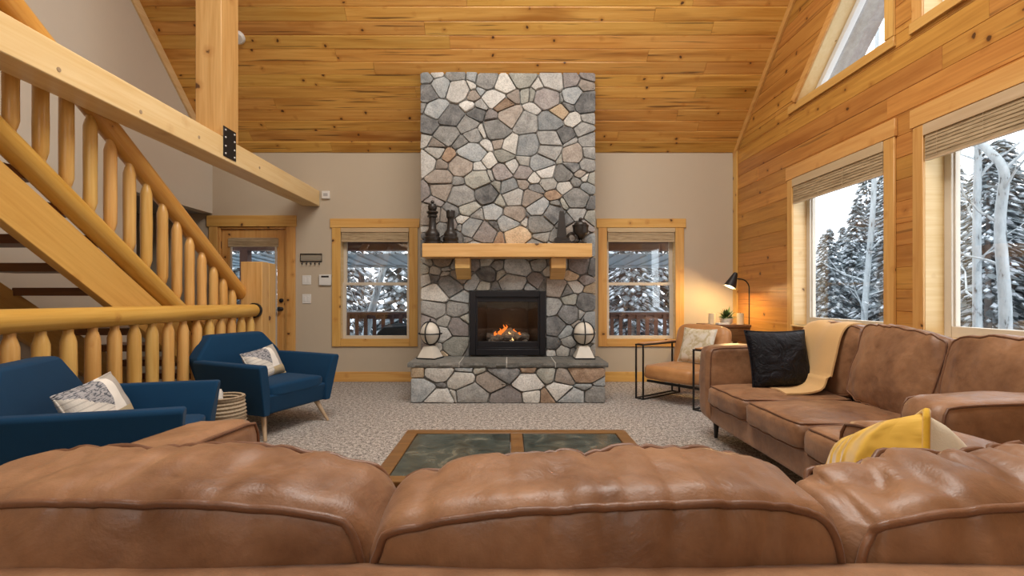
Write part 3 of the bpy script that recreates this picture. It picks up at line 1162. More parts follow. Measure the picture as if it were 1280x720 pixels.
def stones(polys, parent, yfront, seed, gap=.0045, proud=.032):
    r = random.Random(seed)
    for p in polys:
        q = offset(p, gap * r.uniform(.7, 1.5))
        if len(q) < 3:
            continue
        c = centroid(q)
        if c[2] < .0008:
            continue
        q = round_poly(q, r.uniform(.006, .02))
        ex = r.uniform(.75, 1.25) * proud
        tx, tz = r.uniform(-.08, .08), r.uniform(-.08, .08)
        def ring(k, dep, jit):
            out = []
            for (x, z) in q:
                X, Z = c[0] + (x - c[0]) * k + r.uniform(-jit, jit), c[1] + (z - c[1]) * k + r.uniform(-jit, jit)
                out.append((X - c[0], -dep + tx * (X - c[0]) + tz * (Z - c[1]), Z - c[1]))
            return out
        m = MB()
        rr = [ring(1, -.03, 0), ring(1, ex * .5, .003), ring(.95, ex * .95, .004), ring(.72, ex * r.uniform(1.0, 1.15), .012)]
        m.loft(rr, caps=False)
        n = len(q)
        base = 3 * n
        m.v.append((r.uniform(-.01, .01), -ex * r.uniform(1.0, 1.2), r.uniform(-.01, .01)))
        for j in range(n):
            m.f.append([base + j, base + (j + 1) % n, len(m.v) - 1])
        m.build('stone', r.choices(STONES, SW)[0], parent, angle=28, loc=(c[0], yfront, c[1]))


ch = cells(-FW, FW, .45, topf - .01, 228, (IX0, IX1, IZ0, IZ1), 5, 1, 1.22)
stones(ch, fp, .012, 8)
# hearth
hb = MB().box(-FW + .02, FW - .02, ZH - ZC + .035, .2, 0, .40).build('hearth_core', M['mortar'], fp, angle=0)
stones(cells(-FW - .005, FW + .005, .0, .40, 27, None, 15, 2, 1.5), hb, ZH - ZC + .03, 18, .005, .036)
for sx in (-1, 1):                      # the hearth's two ends
    m2 = cells(0, .55, 0, .40, 8, None, 21 + sx, 1, 1.2)
    r = random.Random(31 + sx)
    for p in m2:
        q = offset(p, .008)
        if len(q) < 3:
            continue
        q = round_poly(q, .022)
        c = centroid(q)
        m = MB()
        m.loft([[(sx * d, (x - c[0]) * k, (z - c[1]) * k) for x, z in q] for k, d in ((1, -.02), (1, .025), (.88, .045), (.5, .05))])
        m.build('stone', r.choices(STONES, SW)[0], hb, angle=28, loc=(sx * (FW - .03), ZH - ZC + .05 + c[0], c[1]))
xs = [-FW - .04, -.545, -.015, .53, FW + .04]
for a, b in zip(xs, xs[1:]):            # four slate slabs with a rough front edge and pale joints
    m = MB()
    k = 14
    rows = []
    r = random.Random(int(a * 1000))
    for i in range(k + 1):
        x = a + .007 + (b - a - .014) * i / k
        j1, j2 = r.uniform(0, .022), r.uniform(0, .016)
        f = ZH - ZC - .035
        rows.append([(x, .02, .40), (x, f + .014 + j2, .402), (x, f + j1, .425), (x, f + .012 + j2, .452), (x, .02, .455)])
    m.loft(rows)
    m.build('hearth_slab', M['slab'], fp, angle=25)
M['joint'] = plain('pale_joint_mortar', (.50, .48, .44), .9, var=.1)
MB().box(-FW - .03, FW + .03, ZH - ZC + .0, .02, .40, .449).build('slab_joint', M['joint'], fp, angle=0)

# mantel with two corbels
mn = MB().box(-1.005, .985, -.33, -.035, 1.655, 1.815).build('mantel_shelf', M['mantel'], fp, bevel=.006)
for x in (-.54, .60):
    m = MB()
    m.prism([(-.04, 1.655), (-.25, 1.655), (-.25, 1.53), (-.04, 1.40)], x - .088, x + .088, 'yz')
    m.build('corbel', M['mantel'], mn, bevel=.005)

# black gas insert
ins = thing('fire_insert', None, None, (0, -.05, 0), parent=fp)
fb = (IX0 + .005, IX1 - .005, IZ0, IZ1)


def frame4(m, x0, x1, z0, z1, w, y0, y1):
    m.box(x0, x0 + w, y0, y1, z0, z1).box(x1 - w, x1, y0, y1, z0, z1)
    m.box(x0 + w, x1 - w, y0, y1, z0, z0 + w).box(x0 + w, x1 - w, y0, y1, z1 - w, z1)
    return m


M['fireblack'] = plain('matt_black_steel', (.010, .010, .013), .38, .0, .35)
M['firebox'] = plain('dark_firebox_lining', (.016, .015, .014), .6, var=.3)
frame4(MB(), fb[0], fb[1], fb[2], fb[3], .075, -.02, .06).build('outer_frame', M['fireblack'], ins, bevel=.006)
m = frame4(MB(), fb[0] + .075, fb[1] - .075, fb[2] + .075, fb[3] - .075, .022, -.005, .05)
m.box(fb[0] + .097, fb[1] - .097, .0, .05, fb[2] + .097, fb[2] + .165)
m.box(fb[0] + .097, fb[1] - .097, .0, .05, fb[3] - .135, fb[3] - .097)
m.build('inner_frame', M['fireblack'], ins, bevel=.004)
gx0, gx1, gz0, gz1 = fb[0] + .097, fb[1] - .097, fb[2] + .165, fb[3] - .135
m = MB()
m.box(gx0 - .03, gx1 + .03, .42, .45, gz0 - .05, gz1 + .05)
m.loft([[(gx0 - .02, .05, gz0 - .05), (gx0 + .10, .42, gz0 - .05), (gx0 + .10, .42, gz1 + .05), (gx0 - .02, .05, gz1 + .05)], [(gx0 - .04, .05, gz0 - .05), (gx0 + .08, .43, gz0 - .05), (gx0 + .08, .43, gz1 + .05), (gx0 - .04, .05, gz1 + .05)]])
m.loft([[(gx1 + .02, .05, gz0 - .05), (gx1 - .10, .42, gz0 - .05), (gx1 - .10, .42, gz1 + .05), (gx1 + .02, .05, gz1 + .05)], [(gx1 + .04, .05, gz0 - .05), (gx1 - .08, .43, gz0 - .05), (gx1 - .08, .43, gz1 + .05), (gx1 + .04, .05, gz1 + .05)]])
m.box(gx0 - .03, gx1 + .03, .05, .45, gz0 - .06, gz0 - .03)
m.box(gx0 - .03, gx1 + .03, .05, .45, gz1 + .03, gz1 + .06)
m.build('firebox', M['firebox'], ins, angle=0)
MB().box(gx0, gx1, .03, .034, gz0, gz1).build('glass_front', glass('fire_glass', (.92, .92, .92), .05), ins, angle=0)
M['log'] = stone_mat('charred_log', (.10, .085, .07), (.26, .23, .19), 14)
for p, q, r0 in (((-.22, .22, .03), (.05, .12, .04), .042), ((.24, .24, .035), (-.02, .13, .03), .045), ((-.26, .33, .03), (.26, .33, .05), .05), ((-.10, .10, .02), (.02, .26, .13), .032), ((.14, .11, .02), (.02, .27, .14), .034), ((-.2, .13, .015), (-.06, .10, .02), .03)):
    p, q = Vector(p), Vector(q)
    pts = [p.lerp(q, t / 5) + Vector((R.uniform(-.01, .01), R.uniform(-.01, .01), R.uniform(-.01, .01))) for t in range(6)]
    MB().tube([(v.x, v.y, v.z + gz0 - .0) for v in pts], [r0 * R.uniform(.8, 1.15) for _ in pts], 9).build('log', M['log'], ins, angle=30)
m = MB()
for i in range(46):
    c = (R.uniform(-.25, .25), R.uniform(.09, .3), gz0 - .015 + R.uniform(0, .015))
    m.ball(c, R.uniform(.012, .025), 6, 4)
tag(m.build('embers', M['log'], ins, angle=0), kind='stuff')
FL = emit('flame_orange', (1.0, .22, .03), 1.3)
FL2 = emit('flame_yellow', (1.0, .55, .2), 2.2)
for i, (x, yy, z, h, w, mt) in enumerate(((-.10, .2, .045, .15, .035, FL), (-.05, .24, .06, .19, .035, FL), (.02, .17, .02, .13, .03, FL2), (.08, .22, .06, .12, .032, FL), (-.16, .2, .05, .09, .028, FL), (.14, .2, .05, .08, .026, FL), (.04, .12, .0, .075, .032, FL2), (-.02, .25, .11, .12, .022, FL))):
    pts = [(x + .012 * math.sin(i + t * 1.7), yy, gz0 + z + h * .72 * t / 6) for t in range(7)]
    MB().tube(pts, [w * k for k in (.3, .7, .8, .62, .4, .2, .03)], 8).build('flame', mt, ins, angle=180)
d = bpy.data.lights.new('fire_light', 'POINT')
d.energy = .8
d.color = (1, .5, .2)
d.shadow_soft_size = .06
lo = bpy.data.objects.new('fire_light', d)
COL.objects.link(lo)
lo.location = (0, ZC + .05, gz0 + .2)

# ---- mantel ornaments
my = ZC - .19
mz = 1.815
o = thing('chess_queen', 'dark bronze chess queen ornament with a ball top at the left end of the mantel', 'ornament', (-.91, my + .03, mz), group='bronze ornaments on the mantel')
MB().lathe([(0, 0), (.105, 0), (.105, .03), (.09, .04), (.098, .06), (.098, .085), (.085, .10), (.09, .125), (.08, .15), (.055, .18), (.046, .20), (.040, .30), (.043, .325), (.06, .335), (.06, .355), (.045, .365), (.07, .385), (.07, .40), (.04, .41), (.05, .42), (.056, .46), (.04, .49), (0, .50)], 20).build('body', M['iron'], o)
MB().ball((0, 0, .515), .022, 10, 6).build('finial', M['iron'], o)
o = thing('chess_rook', 'dark bronze chess rook ornament, second from the left on the mantel', 'ornament', (-.69, my + .02, mz), group='bronze ornaments on the mantel')
MB().lathe([(0, 0), (.10, 0), (.10, .03), (.085, .042), (.095, .062), (.095, .085), (.078, .10), (.082, .125), (.07, .15), (.05, .175), (.042, .20), (.036, .30), (.042, .32), (.052, .33), (.052, .395), (.038, .395), (.038, .375), (0, .375)], 20).build('body', M['iron'], o)
m = MB()
for k in range(6):
    m.box(.036, .054, -.014, .014, .39, .41, Matrix.Rotation(k * math.pi / 3, 4, 'Z'))
m.build('battlement', M['iron'], o)
o = thing('obelisk', 'slim dark bronze obelisk near the right end of the mantel', 'ornament', (.645, my + .02, mz), group='bronze ornaments on the mantel')
m = MB()
sq = lambda w, z: [(-w, -w, z), (w, -w, z), (w, w, z), (-w, w, z)]
m.loft([sq(.10, 0), sq(.10, .04), sq(.085, .045), sq(.085, .075), sq(.07, .08), sq(.062, .085)])
m.build('plinth', M['iron'], o, angle=0)
m = MB()
m.loft([sq(.056, .085), sq(.026, .40), sq(.001, .45)])
m.build('shaft', M['iron'], o, angle=0)
o = thing('urn', 'dark bronze lidded urn at the right end of the mantel', 'ornament', (.872, my + .02, mz), group='bronze ornaments on the mantel')
m = MB()
m.lathe([(0, 0), (.075, 0), (.075, .022), (.03, .04), (.022, .06), (.04, .075), (.075, .10), (.092, .15), (.095, .215), (.10, .22), (.10, .235), (.085, .238)], 20)
m.build('body', M['iron'], o)
MB().lathe([(.086, .236), (.075, .26), (.03, .275), (.018, .285), (.024, .305), (.014, .325), (0, .33)], 16).build('lid', M['iron'], o)
o = thing('twisted_ornament', 'low dark bronze knot ornament between obelisk and urn on the mantel', 'ornament', (.762, my - .04, mz), group='bronze ornaments on the mantel')
MB().tube([(.055 * math.cos(t), .03 * math.sin(2 * t), .075 + .055 * math.sin(t)) for t in [i * .2618 for i in range(24)]], .018, 8, True).build('knot', M['iron'], o)
MB().box(-.05, .05, -.035, .035, 0, .02).build('base', M['iron'], o, bevel=.004)


def globe(x, label):
    o = thing('globe_ornament', label, 'ornament', (x, ZC - .20, .455), R.uniform(-.4, .4), 'globe ornaments on the hearth')
    m = MB()
    m.loft([sq(.12, 0), sq(.12, .015)])
    m.build('foot', M['blackm'], o, angle=0)
    m = MB()
    m.loft([sq(.112, .015), sq(.058, .145), sq(.03, .15)])
    m.build('pedestal', M['stonewhite'], o, angle=0)
    MB().lathe([(0, .15), (.018, .15), (.018, .18), (0, .18)], 10).build('neck', M['blackm'], o)
    MB().ball((0, 0, .30), (.118, .118, .132), 20, 12).build('stone_egg', M['stonewhite'], o)
    for k, a in enumerate((0, 1.571)):
        MB().tube([(.128 * math.cos(t) * math.cos(a), .128 * math.cos(t) * math.sin(a), .30 + .14 * math.sin(t)) for t in [i * math.pi / 14 for i in range(28)]], .008, 6, True).build('iron_hoop', M['blackm'], o)
    MB().tube([(.137 * math.cos(t), .137 * math.sin(t), .295) for t in [i * math.pi / 14 for i in range(28)]], .009, 6, True).build('iron_hoop', M['blackm'], o)
    MB().lathe([(0, .43), (.013, .43), (.013, .455), (.005, .475), (0, .485)], 8).build('finial', M['blackm'], o)


globe(-.93, 'pale stone egg in black iron hoops on the hearth, left of the fire')
globe(.905, 'pale stone egg in black iron hoops on the hearth, right of the fire')

# ================================================================== BEAM, POST, STAIRS
o = thing('loft_beam', 'long squared pine beam running from the back wall towards the stairs', 'beam', (-2.755, 3, 2.46))
MB().box(-.115, .115, -3.4, YB - 3 - .01, .0, .215).build('timber', M['beam_y'], o, bevel=.008)
m = MB()
r = random.Random(4)
yk = -.75
for yy, zz in ((-.18, .06), (.45, .055), (1.1, .09), (2.1, .10), (-.75, .07)):
    m.cyl((.113, yy, zz), (.1175, yy, zz), .014, n=10)
m.build('bolt_plug', M['paleleg'], o)
o = thing('timber_post', 'square pine post standing on the loft beam', 'post', (-2.76, 4.56, 2.675))
MB().box(-.12, .12, -.14, .14, 0, 2.44).build('timber', M['beam_z'], o, bevel=.006)
pl = MB().box(.1215, .127, -.115, .09, -.18, .10).build('steel_plate', M['blackm'], o, bevel=.002)
for zz in (-.15, -.08, .0, .07):
    for yy in (-.085, .06):
        MB().ball((.128, yy, zz), .009, 8, 6).build('bolt_head', M['white'], pl)

ST = thing('staircase', 'open pine staircase with peeled-log railing climbing from a newel post', 'staircase', (-2.95, 5.4, 0))
sx, sy = -2.95, 5.4


def along(o, s):
    """turn a sloped timber's own y axis along its length, so that the grain follows it"""
    mt = Matrix.Rotation(-math.atan(s), 4, 'X')
    o.data.transform(mt.inverted())
    o.matrix_local = mt
    return o


def stair_line(h0, y0, s):
    return lambda yy: h0 + s * (y0 - yy)


hand = stair_line(1.242, 5.27, .69)
low = stair_line(1.117, 4.224, .70)
stt = stair_line(1.111, 4.04, .667)
stb = stair_line(1.115, 3.526, .667)
yt = .9
for nm, X in (('stringer', 0.0), ('stringer', -1.06)):
    st_ = MB().prism([(5.66 - sy, max(0, stb(5.66))), (5.2 - sy, max(0, stb(5.2))), (yt - sy, stb(yt)), (yt - sy, stt(yt)), (5.69 - sy, stt(5.69))], X - .03, X + .04, 'yz').build(nm, M['stringer'], ST, bevel=.004)
    along(st_, .667)
along(MB().tube([(0, 5.30 - sy, hand(5.30)), (0, yt - sy, hand(yt))], .075, 16).build('handrail', M['log_y'], ST), .69)
along(MB().tube([(0, 5.29 - sy, low(5.29)), (0, yt - sy, low(yt))], .074, 16).build('lower_rail', M['log_y'], ST), .70)


def spindle(h, seed, rr=.05):
    r = random.Random(seed)
    pr = [(rr * .62, -.03), (rr * .62, .012), (rr * .72, .02), (rr * .98, .065)]
    for t in (.3, .5, .7):
        pr.append((rr * r.uniform(.95, 1.04), .06 + (h - .12) * t))
    pr += [(rr * .98, h - .065), (rr * .72, h - .02), (rr * .62, h - .012), (rr * .62, h + .03)]
    return MB().lathe(pr, 10)


for q in [.965, 1.027, 1.087, 1.149, 1.207, 1.268, 1.327, 1.389, 1.449, 1.507, 1.567, 1.63, 1.685, 1.74] + [.905, .845, .785, .725, .665, .605, .545]:
    yy = q * 2.95
    if yy < yt:
        continue
    b, t = low(yy) + .085, hand(yy) - .085
    spindle(t - b, int(yy * 100), .042).build('baluster', M['log_z'], ST, loc=(0, yy - sy, b))
for i in range(20):
    zt = .18 * (i + 1)
    yy = 5.62 - .27 * i
    if yy < yt:
        break
    MB().box(-1.03, -.03, yy - sy - .15, yy - sy + .15, zt - .065, zt).build('tread', M['tread'], ST, bevel=.004)
nw = MB().box(-3.0 - sx, -2.855 - sx, 5.27 - sy, 5.58 - sy, 0, 1.575).box(-2.85 - sx, -2.71 - sx, 5.27 - sy, 5.58 - sy, 0, 1.575)
nw = MB().box(-2.95 - sx + .015, -2.70 - sx, 5.27 - sy, 5.42 - sy, 0, 1.575).build('newel_post', M['beam_z'], ST, bevel=.005)
MB().box(-2.93 - sx + .015, -2.70 - sx, 5.432 - sy, 5.58 - sy, 0, 1.57).build('newel_post', M['beam_z'], ST, bevel=.005)

GR = thing('log_railing', 'low peeled-log railing with tapered spindles behind the blue armchairs', 'railing', (-2.77, 3, 0))
MB().tube([(0, 5.255 - 3, 1.04), (0, 4 - 3, 1.045), (0, 2.5 - 3, 1.047), (0, -2.9, 1.045)], [.068, .07, .071, .072], 18).build('top_rail', M['log_y'], GR)
MB().tube([(0, 5.25 - 3, .13), (0, -2.9, .13)], .06, 12).build('bottom_rail', M['log_y'], GR)
MB().tube([(0, 5.225 - 3, 1.04), (0, 5.258 - 3, 1.04)], .082, 18).build('rail_collar', M['blackm'], GR)
yy = 5.16
sp = None
k = 0
while yy > .2:
    spindle(.775, k + 50, .044).build('spindle', M['log_z'], GR, loc=(0, yy - 3, .19))
    yy -= .178
    k += 1

# ================================================================== SOFAS
def cmap(w, t, h, k=7, bulge=.03, side=.015, wr=.004, seed=0, sag=None, freq=(7, 7, 3), crease=0):
    sd = Vector((seed * 3.7, seed * 1.3, seed * 7.1))

    def f(p):
        x, y, z = p
        n = (abs(x) ** k + abs(y) ** k + abs(z) ** k) ** (1 / k)
        q = Vector((x / n, y / n, z / n))
        v = Vector((q.x * w / 2, q.y * t / 2, q.z * h / 2))
        v.y += q.y * bulge * max(0, 1 - q.x ** 2) * max(0, 1 - q.z ** 2)
        v.x += q.x * side * max(0, 1 - q.z ** 2)
        v.z += q.z * side * 1.2 * max(0, 1 - q.x ** 2)
        s = Vector((v.x * freq[0], v.y * freq[1], v.z * freq[2])) + sd
        d = noise.noise(s) + .5 * noise.noise(s * 2.1) + .6 * (abs(noise.noise(s * 1.4 + Vector((5, 5, 5)))) - .25)
        v += q * wr * d
        if crease:
            c1 = Vector((v.x * 15 + v.z * 4, v.z * 2.2, 3)) + sd
            c2 = Vector((v.x * 6 - v.z * 7, v.z * 5 + v.y * 6, 9)) + sd
            rg = max(0, 1 - abs(noise.noise(c1)) * 3.2) ** 2 + .8 * max(0, 1 - abs(noise.noise(c2)) * 4) ** 2
            v -= q * crease * rg * (.35 + .65 * abs(q.z) ** 2) * min(1, 1.25 - abs(q.x) ** 6)
        v.z += .35 * w * wr * 1.6 * noise.noise(Vector((v.x * 3.1 + seed, seed, 0))) * (q.z > .0)
        if sag:
            v = sag(v, q)
        return v
    return f


def cube_grid(f, n, ny=None):
    """closed surface over the cube [-1,1]^3, n cells along x and z, ny along y, pushed through f"""
    ny = ny or n
    bm = {}
    m = MB()

    def vid(p):
        key = (round(p[0], 5), round(p[1], 5), round(p[2], 5))
        if key not in bm:
            bm[key] = len(m.v)
            m.v.append(tuple(f(p)))
        return bm[key]
    def face(ax, sg, nu, nv):
        for i in range(nu):
            for j in range(nv):
                ids = []
                for a, b in ((i, j), (i + 1, j), (i + 1, j + 1), (i, j + 1)):
                    u, v = -1 + 2 * a / nu, -1 + 2 * b / nv
                    ids.append(vid({0: (sg, u, v), 1: (u, sg, v), 2: (u, v, sg)}[ax]))
                m.f.append(ids)
    for s in (-1, 1):
        face(0, s, ny, n)
        face(1, s, n, n)
        face(2, s, n, ny)
    return m


def square_loop(n, y):
    out = []
    for i in range(n):
        t = -1 + 2 * i / n
        out.append((t, y, -1))
    for i in range(n):
        out.append((1, y, -1 + 2 * i / n))
    for i in range(n):
        out.append((1 - 2 * i / n, y, 1))
    for i in range(n):
        out.append((-1, y, 1 - 2 * i / n))
    return out


def cushion(name, m, parent, w, t, h, mat4, n=14, ny=6, pipe=(-1, 1), pr=.0055, py=.97, pm=None, **kw):
    f = cmap(w, t, h, **kw)
    o = cube_grid(f, n, ny).build(name, m, parent, angle=180)
    o.matrix_local = mat4
    for s in pipe:
        lp = []
        for p in square_loop(n, s * py):
            v = f(p)
            lp.append(v * 1.0 + Vector((p[0], 0, p[2])).normalized() * pr * .45)
        MB().tube(lp, pr, 6, True).build('piping', pm or M['piping'], o, angle=180)
    return o


T = Matrix.Translation


def Rm(ax, deg):
    return Matrix.Rotation(rad(deg), 4, ax)


def sofa(label, loc, rz, L, seats, backs, n, arm_w=.2, arm_h=.777):
    """front towards local -y, arm fronts at y = 0"""
    o = thing('leather_sofa', label, 'sofa', loc, rz)
    hl = L / 2
    base = cube_grid(cmap(L - .04, 1.04, .20, k=14, bulge=0, side=0, wr=.003), 12, 6).build('base', M['leather'], o, angle=180)
    base.matrix_local = T((0, .54, .24))
    # back frame
    cushion('back_frame', M['leather'], o, L, .135, .70, T((0, 1.045, .505)), n=max(14, n // 2), ny=4, pipe=(), k=24, bulge=.002, side=.0, wr=.0015, seed=2)
    for s in (-1, 1):
        cushion('arm', M['leather'], o, 1.06, arm_w, arm_h - .15, T((s * (hl - arm_w / 2), .53, .15 + (arm_h - .15) / 2)) @ Rm('Z', 90), n=16, ny=6, pipe=(-1, 1), k=11, bulge=.01, side=.006, wr=.006, seed=4 + s, freq=(5, 6, 6))
    for (a, b, sd) in seats:
        c = cushion('seat_cushion', M['leather'], o, b - a - .006, .165, .82, T(((a + b) / 2, .375, .392)) @ Rm('X', 90), n=14, ny=5, pipe=(-1, 1), k=9, bulge=.022, side=.006, wr=.008, seed=sd)
    for b in backs:
        w, t, h, x, yy, z, rx, ry, sd = b[:9]
        kw = dict(k=8, bulge=.05, side=.016, wr=.009, freq=(9, 9, 4), crease=.006)
        kw.update(b[9] if len(b) > 9 else {})
        cushion('back_cushion', M['leather'], o, w, t, h, T((x, yy, z)) @ Rm('Y', ry) @ Rm('X', rx), n=n, ny=10, pipe=(-1, 1), seed=sd, pr=.0058, **kw)
    for sx_ in (-hl + .12, hl - .12):
        for yy in (.10, .96):
            MB().cyl((sx_, yy, 0), (sx_ * .99, yy, .16), .014, .026, 10).build('leg', M['blackm'], o)
    return o


# the sofa in the foreground, seen from behind (its front faces the fireplace)
LF = 2.27
fs = sofa('tan leather sofa seen from behind in front of the camera', (.135, 1.585, 0), math.pi, LF,
          [(-.935, -.312, 1), (-.312, .312, 2), (.312, .935, 3)],
          [(.63, .17, .475, .628, .875, .688, -6.5, 0, 11, dict(k=9, side=.02, wr=.006, bulge=.06, crease=.005)),
           (.61, .17, .475, .002, .875, .683, -6.5, 3, 12, dict(k=9, side=.02, wr=.006, bulge=.06, crease=.006)),
           (.62, .17, .455, -.628, .872, .695, -5, 3, 13, dict(k=9, side=.02, wr=.012, bulge=.055, freq=(11, 9, 3), crease=.013))], 64, arm_w=.195, arm_h=.80)
# the sofa under the windows
rs = sofa('tan leather sofa along the right wall under the windows', (1.65, 2.9975, 0), -math.pi / 2, 2.325,
          [(-.95, -.317, 5), (-.317, .317, 6), (.317, .95, 7)],
          [(.62, .19, .52, -.655, .87, .715, -10, 0, 21),
           (.66, .20, .53, -.03, .85, .705, -14, 6, 22, dict(wr=.012, crease=.011)),
           (.64, .19, .52, .63, .86, .71, -11, -2, 23)], 22, arm_w=.21)

# throw over its far back cushion
o = thing('throw_blanket', 'mustard knitted throw draped over the back and seat of the window sofa', 'blanket', (1.65, 2.9975, 0), -math.pi / 2)
path = [(1.13, .62), (1.125, .78), (1.105, .875), (1.04, .93), (.95, .995), (.86, 1.005), (.785, .985), (.735, .92), (.70, .80), (.665, .68), (.64, .58), (.60, .515), (.52, .492), (.42, .489), (.33, .487)]
path = [Vector((0, a, b)) for a, b in path]
for _ in range(2):
    q = [path[0]]
    for a, b in zip(path, path[1:]):
        q += [a.lerp(b, .25), a.lerp(b, .75)]
    path = q + [path[-1]]
rings = []
NX = 12
for i, p in enumerate(path):
    t = (path[min(i + 1, len(path) - 1)] - path[max(i - 1, 0)]).normalized()
    nr = Vector((0, -t.z, t.y))
    if nr.z < 0 and i > 40 or False:
        nr = -nr
    g = i / len(path)
    row_o, row_i = [], []
    for j in range(NX + 1):
        u = j / NX
        x = -.90 + u * .42 + g * .05 * (u + .2) + .012 * math.sin(g * 7 + 2)
        wv = .006 * math.sin(u * 11 + g * 6) + .006 * noise.noise(Vector((u * 4, g * 9, 2)))
        row_o.append(tuple(p + nr * (.016 + wv) + Vector((x, 0, 0))))
        row_i.append(tuple(p + nr * (.004 + wv) + Vector((x, 0, 0))))
    rings.append(row_o + row_i[::-1])
MB().loft(rings).build('cloth', M['throw'], o, angle=60)


def pillow_mesh(w, h, t, seed=0, n=18, wr=.01, pts=True):
    """two-sided pillow, x across, z up, thickness along y"""
    front, back = [], []
    vs = []
    sd = Vector((seed, seed * 2, 0))
    def P(u, v, s):
        pin = 1 - .07 * (1 - u * u) - 0
        pin2 = 1 - .07 * (1 - v * v)
        x, z = u * w / 2 * pin2, v * h / 2 * pin
        d = t / 2 * (max(0, (1 - u ** 4) * (1 - v ** 4)) ** .55)
        d += wr * noise.noise(Vector((u * 2.2, v * 2.2, s)) + sd) * (1 - u ** 4) * (1 - v ** 4)
        return (x, s * d, z)
    m = MB()
    ids = {}
    for s in (-1, 1):
        for i in range(n + 1):
            for j in range(n + 1):
                edge = i in (0, n) or j in (0, n)
                key = (i, j, 0 if edge else s)
                if key not in ids:
                    ids[key] = len(m.v)
                    m.v.append(P(-1 + 2 * i / n, -1 + 2 * j / n, s))
    for s in (-1, 1):
        for i in range(n):
            for j in range(n):
                g = lambda a, b: ids[(a, b, 0 if (a in (0, n) or b in (0, n)) else s)]
                m.f.append([g(i, j), g(i + 1, j), g(i + 1, j + 1), g(i, j + 1)])
    loop = [P(u, v, 1) for u, v in [(-1 + 2 * i / n, -1) for i in range(n)] + [(1, -1 + 2 * i / n) for i in range(n)] + [(1 - 2 * i / n, 1) for i in range(n)] + [(-1, 1 - 2 * i / n) for i in range(n)]]
    return m, loop


def pillow(name, label, m, w, h, t, mat4, seam=None, seed=0, group=None):
    mb, loop = pillow_mesh(w, h, t, seed)
    o = thing(name, label, 'pillow', (0, 0, 0), 0, group)
    o.matrix_world = mat4
    mb.build('cover', m, o, angle=180)
    MB().tube(loop, .006, 6, True).build('seam', seam or m, o, angle=180)
    return o


def blackfab():
    k = NB('crumpled_black_velvet')
    v = k.coord()
    a = k.noise(v, 9, 4, .6, 1.5)
    k.set('Base Color', k.ramp(a, [(.35, (.002, .002, .004)), (.65, (.007, .0075, .012))]))
    k.set('Roughness', .55)
    k.set('Sheen Weight', .0)
    k.set('Specular IOR Level', .25)
    k.bump(a, .9, .03)
    return k.m


M['blackfab'] = blackfab()
pillow('black_pillow', 'crumpled black throw pillow leaning in the far corner of the window sofa', M['blackfab'], .50, .46, .17,
       T((2.10, 3.72, .70)) @ Rm('Z', 6) @ Rm('X', -14), seed=3)


# two-tone yellow pillow: pleated mustard front, cream back
def pleat():
    k = NB('tufted_mustard_velvet')
    v = k.coord()
    s = k.n('ShaderNodeSeparateXYZ', {0: v})
    w = k.math('SINE', k.math('ADD', k.math('MULTIPLY', s.outputs[0], 115.0), k.math('MULTIPLY', k.noise(v, 9, 2), 9.0)))
    k.set('Base Color', k.mix(k.noise(v, 14, 3), (.70, .40, .03), (.85, .54, .07)))
    k.set('Roughness', .7)
    k.set('Sheen Weight', .4)
    k.bump(w, .55, .012)
    return k.m


M['pleat'] = pleat()
mb, loop = pillow_mesh(.385, .385, .25, 6, 22)
yp = thing('yellow_pillow', 'mustard pleated pillow with a cream back, standing behind the foreground sofa back', 'pillow')
yp.matrix_world = T((.875, 1.085, .70)) @ Rm('Z', -112) @ Rm('Y', -22) @ Rm('X', -6)
half = len(mb.f) // 2
for nm, fs_, mt in (('front_panel', mb.f[:half], 'pleat'), ('back_panel', mb.f[half:], 'cream')):
    m = MB()
    m.v = list(mb.v)
    m.f = [list(x) for x in fs_]
    me = m.mesh(nm, M[mt], 180)
    bm = bmesh.new()
    bm.from_mesh(me)
    bmesh.ops.delete(bm, geom=[v for v in bm.verts if not v.link_faces], context='VERTS')
    if nm == 'back_panel' or True:
        for fc in bm.faces:
            want = -1 if nm == 'front_panel' else 1
            if fc.normal.y * want < 0:
                fc.normal_flip()
    bm.to_mesh(me)
    bm.free()
    link(nm, me, yp)
MB().tube(loop, .007, 6, True).build('seam', M['yellow'], yp, angle=180)

# ================================================================== BLUE ARMCHAIRS


